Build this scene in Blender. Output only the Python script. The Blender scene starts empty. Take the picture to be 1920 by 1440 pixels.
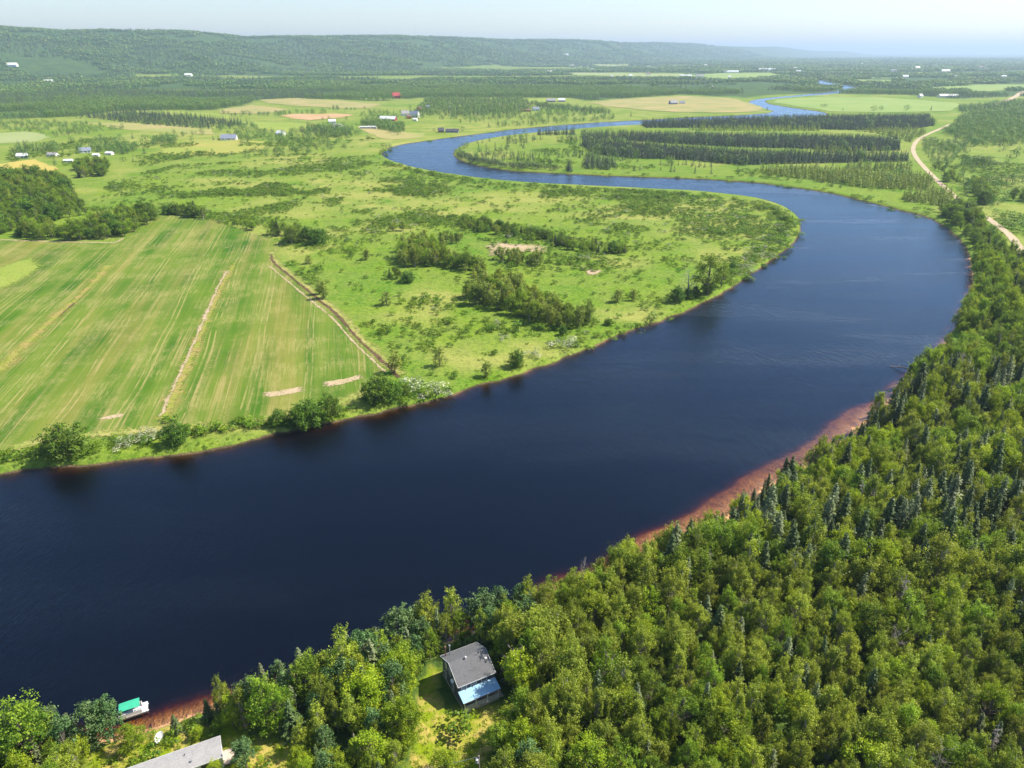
import bpy, math, random
import numpy as np
from mathutils import Vector, Matrix, geometry
R = math.radians
rng = np.random.default_rng(7)
random.seed(7)
SC = bpy.context.scene
COL = SC.collection

# ------------------------------------------------------------------ camera, sky, sun, exposure
F = 1333.0; PIT = math.atan(623 / F); CZ = 116.5; LAND = 1.5
cam_d = bpy.data.cameras.new('camera'); cam = bpy.data.objects.new('camera', cam_d); COL.objects.link(cam)
cam.location = (0, 0, CZ); cam.rotation_euler = (math.pi / 2 - PIT, 0, 0)
cam_d.sensor_width = 36; cam_d.lens = F / 1920 * 36; cam_d.clip_start = 1; cam_d.clip_end = 200000
SC.camera = cam
SUN_EL, SUN_AZ = R(50), R(76)            # azimuth clockwise from +Y (away from the camera)
world = bpy.data.worlds.new('World'); SC.world = world; world.use_nodes = True
nt = world.node_tree; bg = nt.nodes['Background']
sky = nt.nodes.new('ShaderNodeTexSky'); sky.sky_type = 'NISHITA'; sky.sun_disc = False
sky.sun_elevation = SUN_EL; sky.sun_rotation = SUN_AZ; sky.altitude = 50; sky.air_density = 1.0; sky.dust_density = .7; sky.ozone_density = 1.1
tn = nt.nodes.new('ShaderNodeMix'); tn.data_type = 'RGBA'; tn.blend_type = 'MULTIPLY'; tn.inputs[0].default_value = 1; nt.links.new(sky.outputs[0], tn.inputs[6]); tn.inputs[7].default_value = (.97, 1.0, 1.08, 1)
nt.links.new(tn.outputs[2], bg.inputs[0]); bg.inputs[1].default_value = 0.105
sun_d = bpy.data.lights.new('sun', 'SUN'); sun_d.energy = 5.0; sun_d.angle = R(0.53); sun_d.color = (1.0, 0.92, 0.78)
sun = bpy.data.objects.new('sun', sun_d); COL.objects.link(sun)
sdir = Vector((math.sin(SUN_AZ) * math.cos(SUN_EL), math.cos(SUN_AZ) * math.cos(SUN_EL), math.sin(SUN_EL)))
sun.rotation_euler = sdir.to_track_quat('Z', 'Y').to_euler(); sun.location = (0, 0, 400)
SC.view_settings.view_transform = 'Standard'; SC.view_settings.look = 'None'
SC.view_settings.gamma = 1; SC.view_settings.use_curve_mapping = False
SC.view_settings.exposure = 0.78
SC.render.engine = 'CYCLES'
cy = SC.cycles
cy.max_bounces = 5; cy.diffuse_bounces = 2; cy.glossy_bounces = 2; cy.transmission_bounces = 3; cy.transparent_max_bounces = 8
cy.volume_bounces = 0; cy.use_denoising = True; cy.caustics_reflective = False; cy.caustics_refractive = False
cy.use_adaptive_sampling = True; cy.adaptive_threshold = 0.015; cy.sample_clamp_indirect = 4
SC.render.use_persistent_data = False

# ------------------------------------------------------------------ projection helpers (photo pixel 1920x1440 <-> the real ground)
cP, sP = math.cos(PIT), math.sin(PIT)
def P(px, py, z=LAND):
    u = (px - 960) / F; v = (720 - py) / F
    t = (z - CZ) / (-sP + cP * v)
    return (u * t, (cP + v * sP) * t)
def Q(x, y, z):
    dz = z - CZ; f = y * cP - dz * sP; up = y * sP + dz * cP
    return 960 + F * x / f, 720 - F * up / f
def PP(pts, z=LAND): return np.array([P(a, b, z) for a, b in pts])

def lattice(seed):
    return np.random.default_rng(seed).random((256, 256))
_L = [lattice(s) for s in range(6)]
def vnoise(x, y, sc, k=0):
    x = np.asarray(x) / sc; y = np.asarray(y) / sc
    xi = np.floor(x).astype(int); yi = np.floor(y).astype(int); fx = x - xi; fy = y - yi
    fx = fx * fx * (3 - 2 * fx); fy = fy * fy * (3 - 2 * fy); L = _L[k % 6]
    g = lambda a, b: L[(xi + a) & 255, (yi + b) & 255]
    return (g(0, 0) * (1 - fx) + g(1, 0) * fx) * (1 - fy) + (g(0, 1) * (1 - fx) + g(1, 1) * fx) * fy
def fbm(x, y, sc, k=0, o=4):
    s = 0; a = 0.5; t = 0
    for i in range(o): s = s + a * vnoise(x, y, sc, k + i); t += a; a *= .5; sc *= .5
    return s / t
def inpoly(x, y, poly):
    x = np.asarray(x, float); y = np.asarray(y, float); c = np.zeros(x.shape, bool); n = len(poly)
    for i in range(n):
        x1, y1 = poly[i]; x2, y2 = poly[(i + 1) % n]
        if y1 == y2: continue
        m = (y1 > y) != (y2 > y)
        c ^= m & (x < (x2 - x1) * (y - y1) / (y2 - y1) + x1)
    return c
def sstep(a, b, x):
    t = np.clip((x - a) / (b - a), 0, 1); return t * t * (3 - 2 * t)
def smooth_line(pts, step):
    """Catmull-Rom through world points (rows may carry extra columns), resampled; step(dist) in metres"""
    pts = np.array(pts, float); out = []
    n = len(pts)
    for i in range(n - 1):
        p0 = pts[max(i - 1, 0)]; p1 = pts[i]; p2 = pts[i + 1]; p3 = pts[min(i + 2, n - 1)]
        L = np.hypot(*(p2 - p1)[:2]); d = np.hypot(*p1[:2]); k = max(1, int(L / step(d)))
        for j in range(k):
            t = j / k; a = p1 + p2 * 0
            out.append(.5 * ((2 * p1) + (p2 - p0) * t + (2 * p0 - 5 * p1 + 4 * p2 - p3) * t * t + (-p0 + 3 * p1 - 3 * p2 + p3) * t ** 3) if L < 400 else p1 * (1 - t) + p2 * t)
    out.append(pts[-1]); return np.array(out)

# ------------------------------------------------------------------ river shores
WZ = 0.0
shoreA = [(-900, 1010), (-400, 940), (0, 888), (70, 880), (150, 872), (225, 866), (300, 858), (360, 847), (430, 835), (520, 815), (600, 797), (690, 777), (760, 762), (830, 745), (880, 729), (920, 718), (975, 701), (1040, 679), (1100, 656), (1150, 633), (1210, 611), (1270, 590), (1330, 563), (1380, 533), (1420, 507), (1450, 486), (1475, 466), (1495, 445), (1503, 424), (1497, 408), (1480, 393), (1455, 381), (1410, 370), (1360, 364), (1300, 358), (1200, 353), (1100, 348), (1000, 343), (940, 338), (880, 331), (820, 322), (770, 312), (735, 301), (717, 291), (722, 283), (738, 275), (760, 270), (800, 264), (850, 257), (900, 251), (950, 244), (1000, 239), (1060, 234), (1130, 229), (1180, 226.5), (1230, 224), (1300, 220), (1370, 217), (1430, 213), (1450, 209), (1440, 205), (1415, 199), (1405, 193), (1412, 188), (1440, 183.5), (1490, 179), (1540, 174), (1575, 169), (1580, 164), (1560, 160), (1535, 156), (1527, 152.5), (1535, 150)]
shoreB = [(1540, 150), (1550, 152.5), (1565, 156.5), (1600, 162), (1605, 169), (1560, 176), (1500, 181), (1450, 185.5), (1435, 189), (1440, 194), (1465, 199), (1500, 204), (1535, 209), (1550, 214), (1520, 220), (1430, 225), (1300, 229), (1215, 233), (1150, 236.5), (1100, 240), (1060, 244), (1010, 248), (960, 253), (920, 259), (885, 266), (862, 275), (850, 286), (853, 294), (868, 302), (900, 311), (960, 320), (1020, 324), (1100, 328), (1180, 331), (1250, 333), (1340, 337), (1420, 343), (1500, 353), (1560, 363), (1640, 382), (1700, 397), (1740, 408), (1775, 428), (1800, 452), (1815, 475), (1820, 505), (1822, 540), (1805, 580), (1790, 615), (1765, 650), (1735, 680), (1700, 708), (1672, 740), (1640, 775), (1600, 806), (1550, 848), (1500, 872), (1440, 910), (1390, 944), (1330, 984), (1280, 1016), (1235, 1040), (1170, 1066), (1080, 1102), (980, 1155), (860, 1190), (740, 1230), (620, 1265), (520, 1295), (420, 1322), (340, 1345), (270, 1362), (170, 1385), (60, 1410), (-60, 1430), (-300, 1490), (-800, 1560)]
# width of the shallow sandy shelf in metres, per shore point
def shelfw(b, px, py):
    if not b: return .8 if px > 700 else .6
    if py < 400: return 2.5
    if px < 600: return 2.8
    if px < 1060: return 2.5
    if py > 1045: return 5.0
    if px < 1660: return 7.0
    return 2.2
step = lambda d: min(max(d * .006, 1.0), 18)
A = smooth_line([(*P(a, b, 0.3), shelfw(0, a, b)) for a, b in shoreA], step)
B = smooth_line([(*P(a, b, 0.3), shelfw(1, a, b)) for a, b in shoreB], step)
for S, k in ((A, 1), (B, 2)):                       # small natural wobble of the shoreline
    d = np.hypot(S[:, 0], S[:, 1]); s = np.cumsum(np.r_[0, np.hypot(*np.diff(S[:, :2], axis=0).T)])
    t = np.gradient(S[:, :2], axis=0); nrm = np.c_[-t[:, 1], t[:, 0]] / (np.linalg.norm(t, axis=1)[:, None] + 1e-9)
    w = (vnoise(s, 0 * s, 9, k) - .5) * 2.0 + (vnoise(s, 0 * s + 3.3, 3.1, k) - .5) * 1.0
    S[:, :2] += nrm * (w * np.clip(250 / d, .7, 1))[:, None]
RIV = np.r_[A, B]; RIVP = RIV[:, :2]
nA = len(A)
seg0 = RIVP; seg1 = np.roll(RIVP, -1, axis=0); segw = RIV[:, 2]
validseg = np.ones(len(seg0), bool); validseg[nA - 1] = False; validseg[-1] = False
S0, S1, SW = seg0[validseg], seg1[validseg], segw[validseg]; SIDE = (np.arange(len(seg0)) >= nA)[validseg]
def shore_dist(x, y):
    """signed distance (+ on land), shelf width and which bank"""
    x = np.asarray(x, float); y = np.asarray(y, float); n = len(x)
    best = np.full(n, 1e18); bi = np.zeros(n, int); d = S1 - S0; L2 = (d ** 2).sum(1) + 1e-12
    for a in range(0, n, 4000):
        X = x[a:a + 4000, None]; Y = y[a:a + 4000, None]
        t = np.clip(((X - S0[:, 0]) * d[:, 0] + (Y - S0[:, 1]) * d[:, 1]) / L2, 0, 1)
        q = (X - S0[:, 0] - t * d[:, 0]) ** 2 + (Y - S0[:, 1] - t * d[:, 1]) ** 2
        j = q.argmin(1); bi[a:a + 4000] = j; best[a:a + 4000] = q[np.arange(len(j)), j]
    ins = inpoly(x, y, RIVP)
    return np.where(ins, -1, 1) * np.sqrt(best), SW[bi], SIDE[bi]

# ------------------------------------------------------------------ hills: crest line read as directions, placed at real distances
cpx = np.array([-700, -400, -150, 0, 60, 130, 200, 300, 370, 420, 460, 540, 640, 760, 850, 960, 1040, 1140, 1160, 1230, 1300, 1350, 1400, 1460, 1490, 1515, 1550, 1590, 1620])
cpy = np.array([50, 52, 50, 52, 56, 61, 59, 59.5, 62, 67, 72, 71, 70, 69, 72, 77, 76, 79, 82, 82, 83.5, 86, 88, 87, 91, 94.5, 95, 95.5, 97.0])
cD = np.interp(cpx, [-700, 0, 400, 760, 1140, 1400, 1515, 1620], [4600, 5000, 5800, 7400, 11000, 17000, 24000, 30000])
cv = (720 - cpy) / F; cH = CZ + cD * (cv * cP - sP) / (cP + cv * sP)
cH = np.where(cpx >= 1620, LAND, cH)
def hills(x, y):
    t = 960 + F * x / (np.maximum(y, 1) * cP)
    D = np.interp(t, cpx, cD); H = np.interp(t, cpx, cH, right=LAND) - LAND
    gl = (fbm(x, y, 900, 1) - .5) * 1500 + (fbm(x, y, 260, 3, 3) - .5) * 350
    f = sstep(0, 1, (y + gl * .55 - D * .66) / (D * .34))
    fc = sstep(0, 1, (y - D * .66) / (D * .34))
    f = f * (1 - fc ** 6) + fc * fc ** 6
    h = H * f
    h = np.where(y > D, H * np.exp(-((y - D) / (D * 1.5)) ** 2), h)
    fl = np.clip(1 - t / 1000, 0, 1) * sstep(2500, 4500, y) * 22 * fbm(x, y, 1200, 2) * (1 - f)
    return np.maximum(h, 0) + fl * np.clip(1 - y / 20000, 0, 1)
HOUSE = np.array([-8.7, 102.9])
def height(x, y, full=False):
    x = np.atleast_1d(np.asarray(x, float)); y = np.atleast_1d(np.asarray(y, float))
    sd, w, side = shore_dist(x, y)
    r = np.hypot(x, y)
    top = LAND + 0 * x
    top = top + np.where(side, 1.6 * sstep(2, 16, sd) * (1 - sstep(170, 330, r)), 0)
    top = top + np.where((~side) | (r > 700), 0, .0) + (fbm(x, y, 14, 0, 2) - .5) * .12 * sstep(2, 8, sd) * (1 - sstep(600, 900, r))
    bankw = np.where(side & (r < 330), np.where(x > 12, 8.0, 4.0), 2.0) * np.clip(r / 400, 1, 4)
    land = top * sstep(-.15, 1, sd / bankw) - .06
    dd = -sd
    scale = np.clip(r / 700, 1, 2)
    under = -.06 - np.where(dd < w * scale, .36 * (dd / (w * scale)) ** 1.2, .36 + (dd - w * scale) * .42)
    under += (fbm(x, y, 13, 4, 3) - .5) * .55 * np.clip(dd / 5, 0, 1)
    under = np.minimum(under, -.05)
    z = np.where(sd > 0, land, np.maximum(under, -6))
    z = z + np.where(sd > 30, hills(x, y), 0)
    return (z, sd, side) if full else z
def gz(x, y): return float(height([x], [y])[0])

# ------------------------------------------------------------------ materials
def mat(name): 
    m = bpy.data.materials.new(name); m.use_nodes = True; n = m.node_tree; b = n.nodes['Principled BSDF']
    b.inputs['Specular IOR Level'].default_value = .25; return m, n, b
def node(n, t, **k):
    o = n.nodes.new(t)
    for a, v in k.items(): setattr(o, a, v)
    return o
def noise(n, scale, detail=4, vec=None, rough=.55):
    o = node(n, 'ShaderNodeTexNoise'); o.inputs['Scale'].default_value = scale; o.inputs['Detail'].default_value = detail; o.inputs['Roughness'].default_value = rough
    if vec is not None: n.links.new(vec, o.inputs['Vector'])
    return o.outputs['Fac']
def ramp(n, fac, a, b):
    o = node(n, 'ShaderNodeMapRange'); o.inputs['From Min'].default_value = a; o.inputs['From Max'].default_value = b; n.links.new(fac, o.inputs['Value']); return o.outputs[0]
def mixc(n, fac, c1, c2, mode='MIX'):
    o = node(n, 'ShaderNodeMix', data_type='RGBA', blend_type=mode)
    for i, c in ((6, c1), (7, c2)):
        if isinstance(c, (tuple, list)): o.inputs[i].default_value = (*c[:3], 1)
        else: n.links.new(c, o.inputs[i])
    if isinstance(fac, (float, int)): o.inputs[0].default_value = fac
    else: n.links.new(fac, o.inputs[0])
    return o.outputs[2]
def mth(n, op, a, b=None):
    o = node(n, 'ShaderNodeMath', operation=op)
    for i, c in ((0, a), (1, b)):
        if c is None: continue
        if isinstance(c, (float, int)): o.inputs[i].default_value = c
        else: n.links.new(c, o.inputs[i])
    return o.outputs[0]
def bump(n, b, h, strength, dist):
    o = node(n, 'ShaderNodeBump'); o.inputs['Strength'].default_value = strength; o.inputs['Distance'].default_value = dist
    n.links.new(h, o.inputs['Height']); n.links.new(o.outputs[0], b.inputs['Normal'])
def pos(n): return node(n, 'ShaderNodeNewGeometry').outputs['Position']
def attr(n, name): return node(n, 'ShaderNodeAttribute', attribute_name=name).outputs['Fac']
def simple(name, c, rough=.7, var=.12, sc=1.5, metal=0, bumps=0):
    m, n, b = mat(name)
    v = node(n, 'ShaderNodeTexCoord').outputs['Object']
    f = noise(n, sc, 5, v); col = mixc(n, ramp(n, f, .3, .7), tuple(x * (1 - var) for x in c), tuple(min(1, x * (1 + var)) for x in c))
    n.links.new(col, b.inputs['Base Color']); b.inputs['Roughness'].default_value = rough; b.inputs['Metallic'].default_value = metal
    if bumps: bump(n, b, noise(n, sc * 6, 3, v), .5, bumps)
    return m
M = {}
# ground: meadow / woodland floor / sand by attributes and height
m, n, b = mat('meadow_and_forest_floor'); M['ground'] = m
p = pos(n)
lush = (.058, .178, .004); yel = (.150, .245, .007); dryc = (.31, .31, .080)
f1 = noise(n, .012, 5, p); f2 = noise(n, .07, 5, p); f3 = noise(n, .55, 4, p); f4 = noise(n, .035, 6, p)
c = mixc(n, ramp(n, f1, .38, .62), lush, yel)
c = mixc(n, ramp(n, f2, .45, .62), c, (.10, .19, .016)); f5 = noise(n, .16, 5, p, .7); c = mixc(n, mth(n, 'MULTIPLY', ramp(n, f5, .50, .66), .6), c, (.17, .24, .024)); c = mixc(n, mth(n, 'MULTIPLY', ramp(n, f5, .46, .34), .7), c, (.040, .125, .006))
dry = mth(n, 'MULTIPLY', attr(n, 'dry'), ramp(n, f4, .30, .58))
c = mixc(n, dry, c, dryc)
c = mixc(n, mth(n, 'MULTIPLY', ramp(n, f3, .35, .8), .55), c, (.24, .30, .045))
c = mixc(n, mth(n, 'MULTIPLY', ramp(n, f3, .55, .30), .45), c, (.035, .10, .010))
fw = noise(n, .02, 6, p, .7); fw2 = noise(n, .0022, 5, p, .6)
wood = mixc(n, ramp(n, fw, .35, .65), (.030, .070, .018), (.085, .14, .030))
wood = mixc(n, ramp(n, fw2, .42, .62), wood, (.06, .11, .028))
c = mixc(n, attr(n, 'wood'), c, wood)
c = mixc(n, attr(n, 'yard'), c, mixc(n, ramp(n, noise(n, .30, 4, p), .40, .62), (.20, .27, .010), (.42, .33, .09)))
z = node(n, 'ShaderNodeSeparateXYZ'); n.links.new(p, z.inputs[0])
zz = mth(n, 'ADD', z.outputs['Z'], mth(n, 'MULTIPLY', f3, .5))
sand = mixc(n, ramp(n, noise(n, 1.3, 5, p), .35, .65), (.50, .27, .12), (.66, .40, .20))
sand = mixc(n, ramp(n, noise(n, .25, 4, p), .5, .7), sand, (.30, .13, .075))
sand = mixc(n, ramp(n, noise(n, .55, 6, p, .75), .60, .66), sand, (.10, .07, .05))
mud = mixc(n, ramp(n, noise(n, .12, 4, p), .45, .62), (.075, .055, .032), (.17, .115, .06)); c = mixc(n, ramp(n, zz, .80, .50), c, mixc(n, attr(n, 'beach'), mud, sand))
n.links.new(c, b.inputs['Base Color']); b.inputs['Roughness'].default_value = .95; b.inputs['Specular IOR Level'].default_value = .1
hh = mth(n, 'ADD', noise(n, 1.2, 4, p), mth(n, 'MULTIPLY', noise(n, .22, 3, p), 1.4)); bump(n, b, hh, .7, .5)

# water: clear tannin-brown water over the bed, rippled surface that mirrors the sky
m = bpy.data.materials.new('river_water'); m.use_nodes = True; n = m.node_tree; n.nodes.clear(); M['water'] = m
out = node(n, 'ShaderNodeOutputMaterial'); p = pos(n)
gl = node(n, 'ShaderNodeBsdfGlossy'); tr = node(n, 'ShaderNodeBsdfTransparent'); mx = node(n, 'ShaderNodeMixShader'); fr = node(n, 'ShaderNodeFresnel'); fr.inputs['IOR'].default_value = 1.46; gl.inputs['Color'].default_value = (.63, .80, 1.0, 1)
mp = node(n, 'ShaderNodeMapping'); mp.inputs['Rotation'].default_value = (0, 0, R(20)); mp.inputs['Scale'].default_value = (1, .45, 1); n.links.new(p, mp.inputs[0])
rip = mth(n, 'ADD', noise(n, 2.2, 3, mp.outputs[0]), mth(n, 'MULTIPLY', noise(n, .7, 3, mp.outputs[0]), 1.3))
mp2 = node(n, 'ShaderNodeMapping'); mp2.inputs['Rotation'].default_value = (0, 0, R(-35)); mp2.inputs['Scale'].default_value = (.5, 2.2, 1); n.links.new(p, mp2.inputs[0])
calm = ramp(n, noise(n, .012, 5, mp2.outputs[0], .6), .40, .62)
bp = node(n, 'ShaderNodeBump'); bp.inputs['Distance'].default_value = .17
n.links.new(rip, bp.inputs['Height']); n.links.new(mth(n, 'ADD', mth(n, 'MULTIPLY', calm, .55), .35), bp.inputs['Strength'])
for s_ in (gl, fr): n.links.new(bp.outputs[0], s_.inputs['Normal'])
gl.inputs['Roughness'].default_value = .12
n.links.new(mth(n, 'ADD', mth(n, 'MULTIPLY', calm, .16), .14), gl.inputs['Roughness'])
tr.inputs['Color'].default_value = (.96, .93, .90, 1)
n.links.new(mth(n, 'MULTIPLY', fr.outputs[0], 1.0), mx.inputs[0]); df = node(n, 'ShaderNodeBsdfDiffuse'); df.inputs['Color'].default_value = (.010, .016, .045, 1); m2_ = node(n, 'ShaderNodeMixShader'); m2_.inputs[0].default_value = .03; n.links.new(tr.outputs[0], m2_.inputs[1]); n.links.new(df.outputs[0], m2_.inputs[2]); n.links.new(m2_.outputs[0], mx.inputs[1]); n.links.new(gl.outputs[0], mx.inputs[2]); n.links.new(mx.outputs[0], out.inputs['Surface'])
va = node(n, 'ShaderNodeVolumeAbsorption'); va.inputs['Color'].default_value = (.84, .75, .55, 1); va.inputs['Density'].default_value = 3.8; n.links.new(va.outputs[0], out.inputs['Volume'])

def foliage(name, a, b_, tl=.25, hue=.035, val=.35):
    m, n, b = mat(name)
    oi = node(n, 'ShaderNodeObjectInfo').outputs['Random']
    c = mixc(n, attr(n, 'tint'), a, b_)
    hs = node(n, 'ShaderNodeHueSaturation'); n.links.new(c, hs.inputs['Color'])
    n.links.new(mth(n, 'ADD', mth(n, 'MULTIPLY', oi, 1.5 * hue), .5 - .4 * hue), hs.inputs['Hue'])
    pn = ramp(n, noise(n, .03, 3, pos(n)), .3, .7)
    n.links.new(mth(n, 'ADD', mth(n, 'MULTIPLY', mth(n, 'FRACT', mth(n, 'MULTIPLY', oi, 7.31)), val), mth(n, 'ADD', mth(n, 'MULTIPLY', pn, .22), .92 - val / 2 - .0)), hs.inputs['Value'])
    n.links.new(hs.outputs[0], b.inputs['Base Color']); b.inputs['Roughness'].default_value = .55; b.inputs['Specular IOR Level'].default_value = .3
    t = node(n, 'ShaderNodeBsdfTranslucent'); 
    n.links.new(mixc(n, 1.0, hs.outputs[0], (1.25, 1.2, .5), 'MULTIPLY'), t.inputs['Color'])
    mx = node(n, 'ShaderNodeMixShader'); mx.inputs[0].default_value = tl
    n.links.new(b.outputs[0], mx.inputs[1]); n.links.new(t.outputs[0], mx.inputs[2]); n.links.new(mx.outputs[0], n.nodes['Material Output'].inputs['Surface'])
    return m
M['leaf'] = foliage('broad_leaves', (.065, .145, .008), (.33, .44, .032), .40, .010, .5)
M['round'] = foliage('dense_dark_leaves', (.060, .125, .009), (.19, .29, .022), .25, .02)
M['birch'] = foliage('olive_leaves', (.105, .155, .010), (.41, .46, .050), .40, .012, .5)
M['bright'] = foliage('bright_leaves', (.13, .215, .006), (.42, .50, .022), .38, .010, .4)
M['spruce'] = foliage('spruce_needles', (.032, .066, .016), (.11, .15, .040), .1, .02)
M['grey'] = foliage('lichened_needles', (.080, .110, .040), (.19, .225, .095), .1, .02)
M['pine'] = foliage('pine_needles', (.055, .115, .030), (.165, .25, .080), .15, .02)
M['dark'] = foliage('plantation_needles', (.018, .050, .018), (.060, .105, .036), .1, .025, .5)
M['larch'] = foliage('larch_needles', (.135, .19, .026), (.35, .41, .065), .28, .015, .25)
M['willow'] = foliage('willow_leaves', (.075, .115, .040), (.175, .22, .095), .25, .02)
M['shrub'] = foliage('shrub_leaves', (.060, .125, .007), (.21, .31, .014), .3, .02)
M['blossom'] = foliage('flowering_shrub', (.10, .16, .03), (.50, .50, .36), .2, .01)
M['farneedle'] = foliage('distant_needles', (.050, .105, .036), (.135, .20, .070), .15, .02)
M['russet'] = foliage('russet_leaves', (.20, .07, .02), (.36, .15, .04), .2, .02)
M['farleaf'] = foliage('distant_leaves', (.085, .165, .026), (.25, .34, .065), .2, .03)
M['bark'] = simple('grey_bark', (.17, .145, .12), .9, .3, 3)
M['palebark'] = simple('pale_bark', (.42, .38, .33), .85, .25, 3)
M['deadwood'] = simple('dead_wood', (.36, .32, .29), .9, .25, 3)

# ------------------------------------------------------------------ mesh helpers
def arrmesh(name, V, Fc, mats=(), tint=None, midx=None, smooth=False):
    """V (n,3); Fc list of int arrays (m,k)"""
    me = bpy.data.meshes.new(name); V = np.asarray(V, np.float32)
    if not isinstance(Fc, list): Fc = [Fc]
    Fc = [np.asarray(f, np.int32) for f in Fc if len(f)]
    tot = np.concatenate([np.full(len(f), f.shape[1], np.int32) for f in Fc]); loops = np.concatenate([f.ravel() for f in Fc])
    me.vertices.add(len(V)); me.vertices.foreach_set('co', V.ravel())
    me.loops.add(len(loops)); me.loops.foreach_set('vertex_index', loops)
    me.polygons.add(len(tot)); st = np.r_[0, np.cumsum(tot)[:-1]].astype(np.int32)
    me.polygons.foreach_set('loop_start', st)
    try: me.polygons.foreach_set('loop_total', tot)
    except Exception: pass
    if midx is not None: me.polygons.foreach_set('material_index', np.asarray(midx, np.int32))
    if smooth: me.polygons.foreach_set('use_smooth', np.ones(len(tot), bool))
    for m in mats: me.materials.append(m)
    if tint is not None:
        a = me.attributes.new('tint', 'FLOAT', 'FACE'); a.data.foreach_set('value', np.asarray(tint, np.float32))
    me.update(calc_edges=True); return me
def link(name, me, parent=None, loc=None, rz=0):
    o = bpy.data.objects.new(name, me); COL.objects.link(o)
    if parent: o.parent = parent
    if loc is not None: o.location = loc
    if rz: o.rotation_euler = (0, 0, rz)
    return o
def tag(o, label, cat, group=None):
    o['label'] = label; o['category'] = cat
    if group: o['group'] = group
    return o
def struct(o): o['kind'] = 'structure'; return o
def empty(name, loc, rz=0, label='', cat='', group=None):
    o = bpy.data.objects.new(name, None); COL.objects.link(o); o.location = loc; o.rotation_euler = (0, 0, rz); o.empty_display_size = .5
    return tag(o, label, cat, group)
class MB:
    def __init__(s): s.v = []; s.f = []
    def box(s, x0, x1, y0, y1, z0, z1, rot=None):
        k = len(s.v); q = [(x, y, z) for z in (z0, z1) for y in (y0, y1) for x in (x0, x1)]
        if rot is not None: q = [tuple(rot @ Vector(c)) for c in q]
        s.v += q; s.f += [tuple(k + i for i in f) for f in ((0, 2, 3, 1), (4, 5, 7, 6), (0, 1, 5, 4), (2, 6, 7, 3), (0, 4, 6, 2), (1, 3, 7, 5))]; return s
    def prism(s, poly, vec):
        """planar polygon (3-D points) pushed along vec"""
        k = len(s.v); n = len(poly); s.v += [tuple(p) for p in poly] + [tuple(Vector(p) + Vector(vec)) for p in poly]
        s.f += [tuple(range(k, k + n))[::-1], tuple(range(k + n, k + 2 * n))] + [(k + i, k + (i + 1) % n, k + n + (i + 1) % n, k + n + i) for i in range(n)]; return s
    def tube(s, pts, rad, sides=8):
        k0 = len(s.v); pts = [Vector(p) for p in pts]; rad = rad if isinstance(rad, (list, tuple)) else [rad] * len(pts)
        for i, p in enumerate(pts):
            d = (pts[min(i + 1, len(pts) - 1)] - pts[max(i - 1, 0)]).normalized(); a = d.orthogonal().normalized(); b = d.cross(a)
            for j in range(sides):
                t = 2 * math.pi * j / sides; s.v.append(tuple(p + (a * math.cos(t) + b * math.sin(t)) * rad[i]))
        for i in range(len(pts) - 1):
            for j in range(sides):
                a = k0 + i * sides + j; b = k0 + i * sides + (j + 1) % sides; s.f.append((a, b, b + sides, a + sides))
        s.f.append(tuple(range(k0, k0 + sides))[::-1]); s.f.append(tuple(range(k0 + (len(pts) - 1) * sides, k0 + len(pts) * sides))); return s
    def build(s, name, m, parent=None, smooth=False):
        me = bpy.data.meshes.new(name); me.from_pydata(s.v, [], s.f); me.materials.append(m)
        if smooth: me.polygons.foreach_set('use_smooth', [True] * len(me.polygons))
        return link(name, me, parent)

# ------------------------------------------------------------------ ground sheet
def rings():
    r = 45.0; out = []
    while r < 90000:
        out.append(r); r *= 1.04 if r < 600 else 1.03 if r < 2800 else 1.013 if r < 12000 else 1.06
    return np.array(out)
rr = rings(); az = np.radians(np.arange(-64, 64.1, .55))
gx, gy = [], []
for i, r in enumerate(rr):
    a = az + (.5 * R(.55) if i % 2 else 0) + (rng.random(len(az)) - .5) * R(.2); q = r * (1 + (rng.random(len(az)) - .5) * .008)
    gx.append(np.sin(a) * q); gy.append(np.cos(a) * q)
gx = np.concatenate(gx + [np.linspace(-3000, 3000, 7), np.linspace(-800, 800, 9)]); gy = np.concatenate(gy + [np.full(7, -3000.), np.full(9, -250.)])
ox, oy = [], []
for S, sgn in ((A, 1), (B, 1)):
    t = np.gradient(S[:, :2], axis=0); nrm = np.c_[-t[:, 1], t[:, 0]] / (np.linalg.norm(t, axis=1)[:, None] + 1e-9)
    d = np.hypot(S[:, 0], S[:, 1]); near = np.clip(d / 400, 1, 4)
    for off in (0, .5, 1.1, 2.2, 4.5, 8, 16, -.6, -1.5, -3.5, -7, -12, -19):
        q = S[:, :2] + nrm * (off * near)[:, None]; keep = np.ones(len(q), bool)
        if abs(off) > 3: keep = np.arange(len(q)) % 2 == 0
        ox.append(q[keep, 0]); oy.append(q[keep, 1])
ox = np.concatenate(ox); oy = np.concatenate(oy)
X = np.r_[gx, ox]; Y = np.r_[gy, oy]
cd = geometry.delaunay_2d_cdt([Vector((a, b)) for a, b in zip(X, Y)], [], [], 0, .02)
V2 = np.array([tuple(v) for v in cd[0]]); T = np.array([tuple(f) for f in cd[2]], np.int32)
Z, SD, SIDEV = height(V2[:, 0], V2[:, 1], True)
# drop slivers outside
GV = np.c_[V2, Z]
ground_me = arrmesh('ground', GV, T, [M['ground']], smooth=True)

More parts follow.
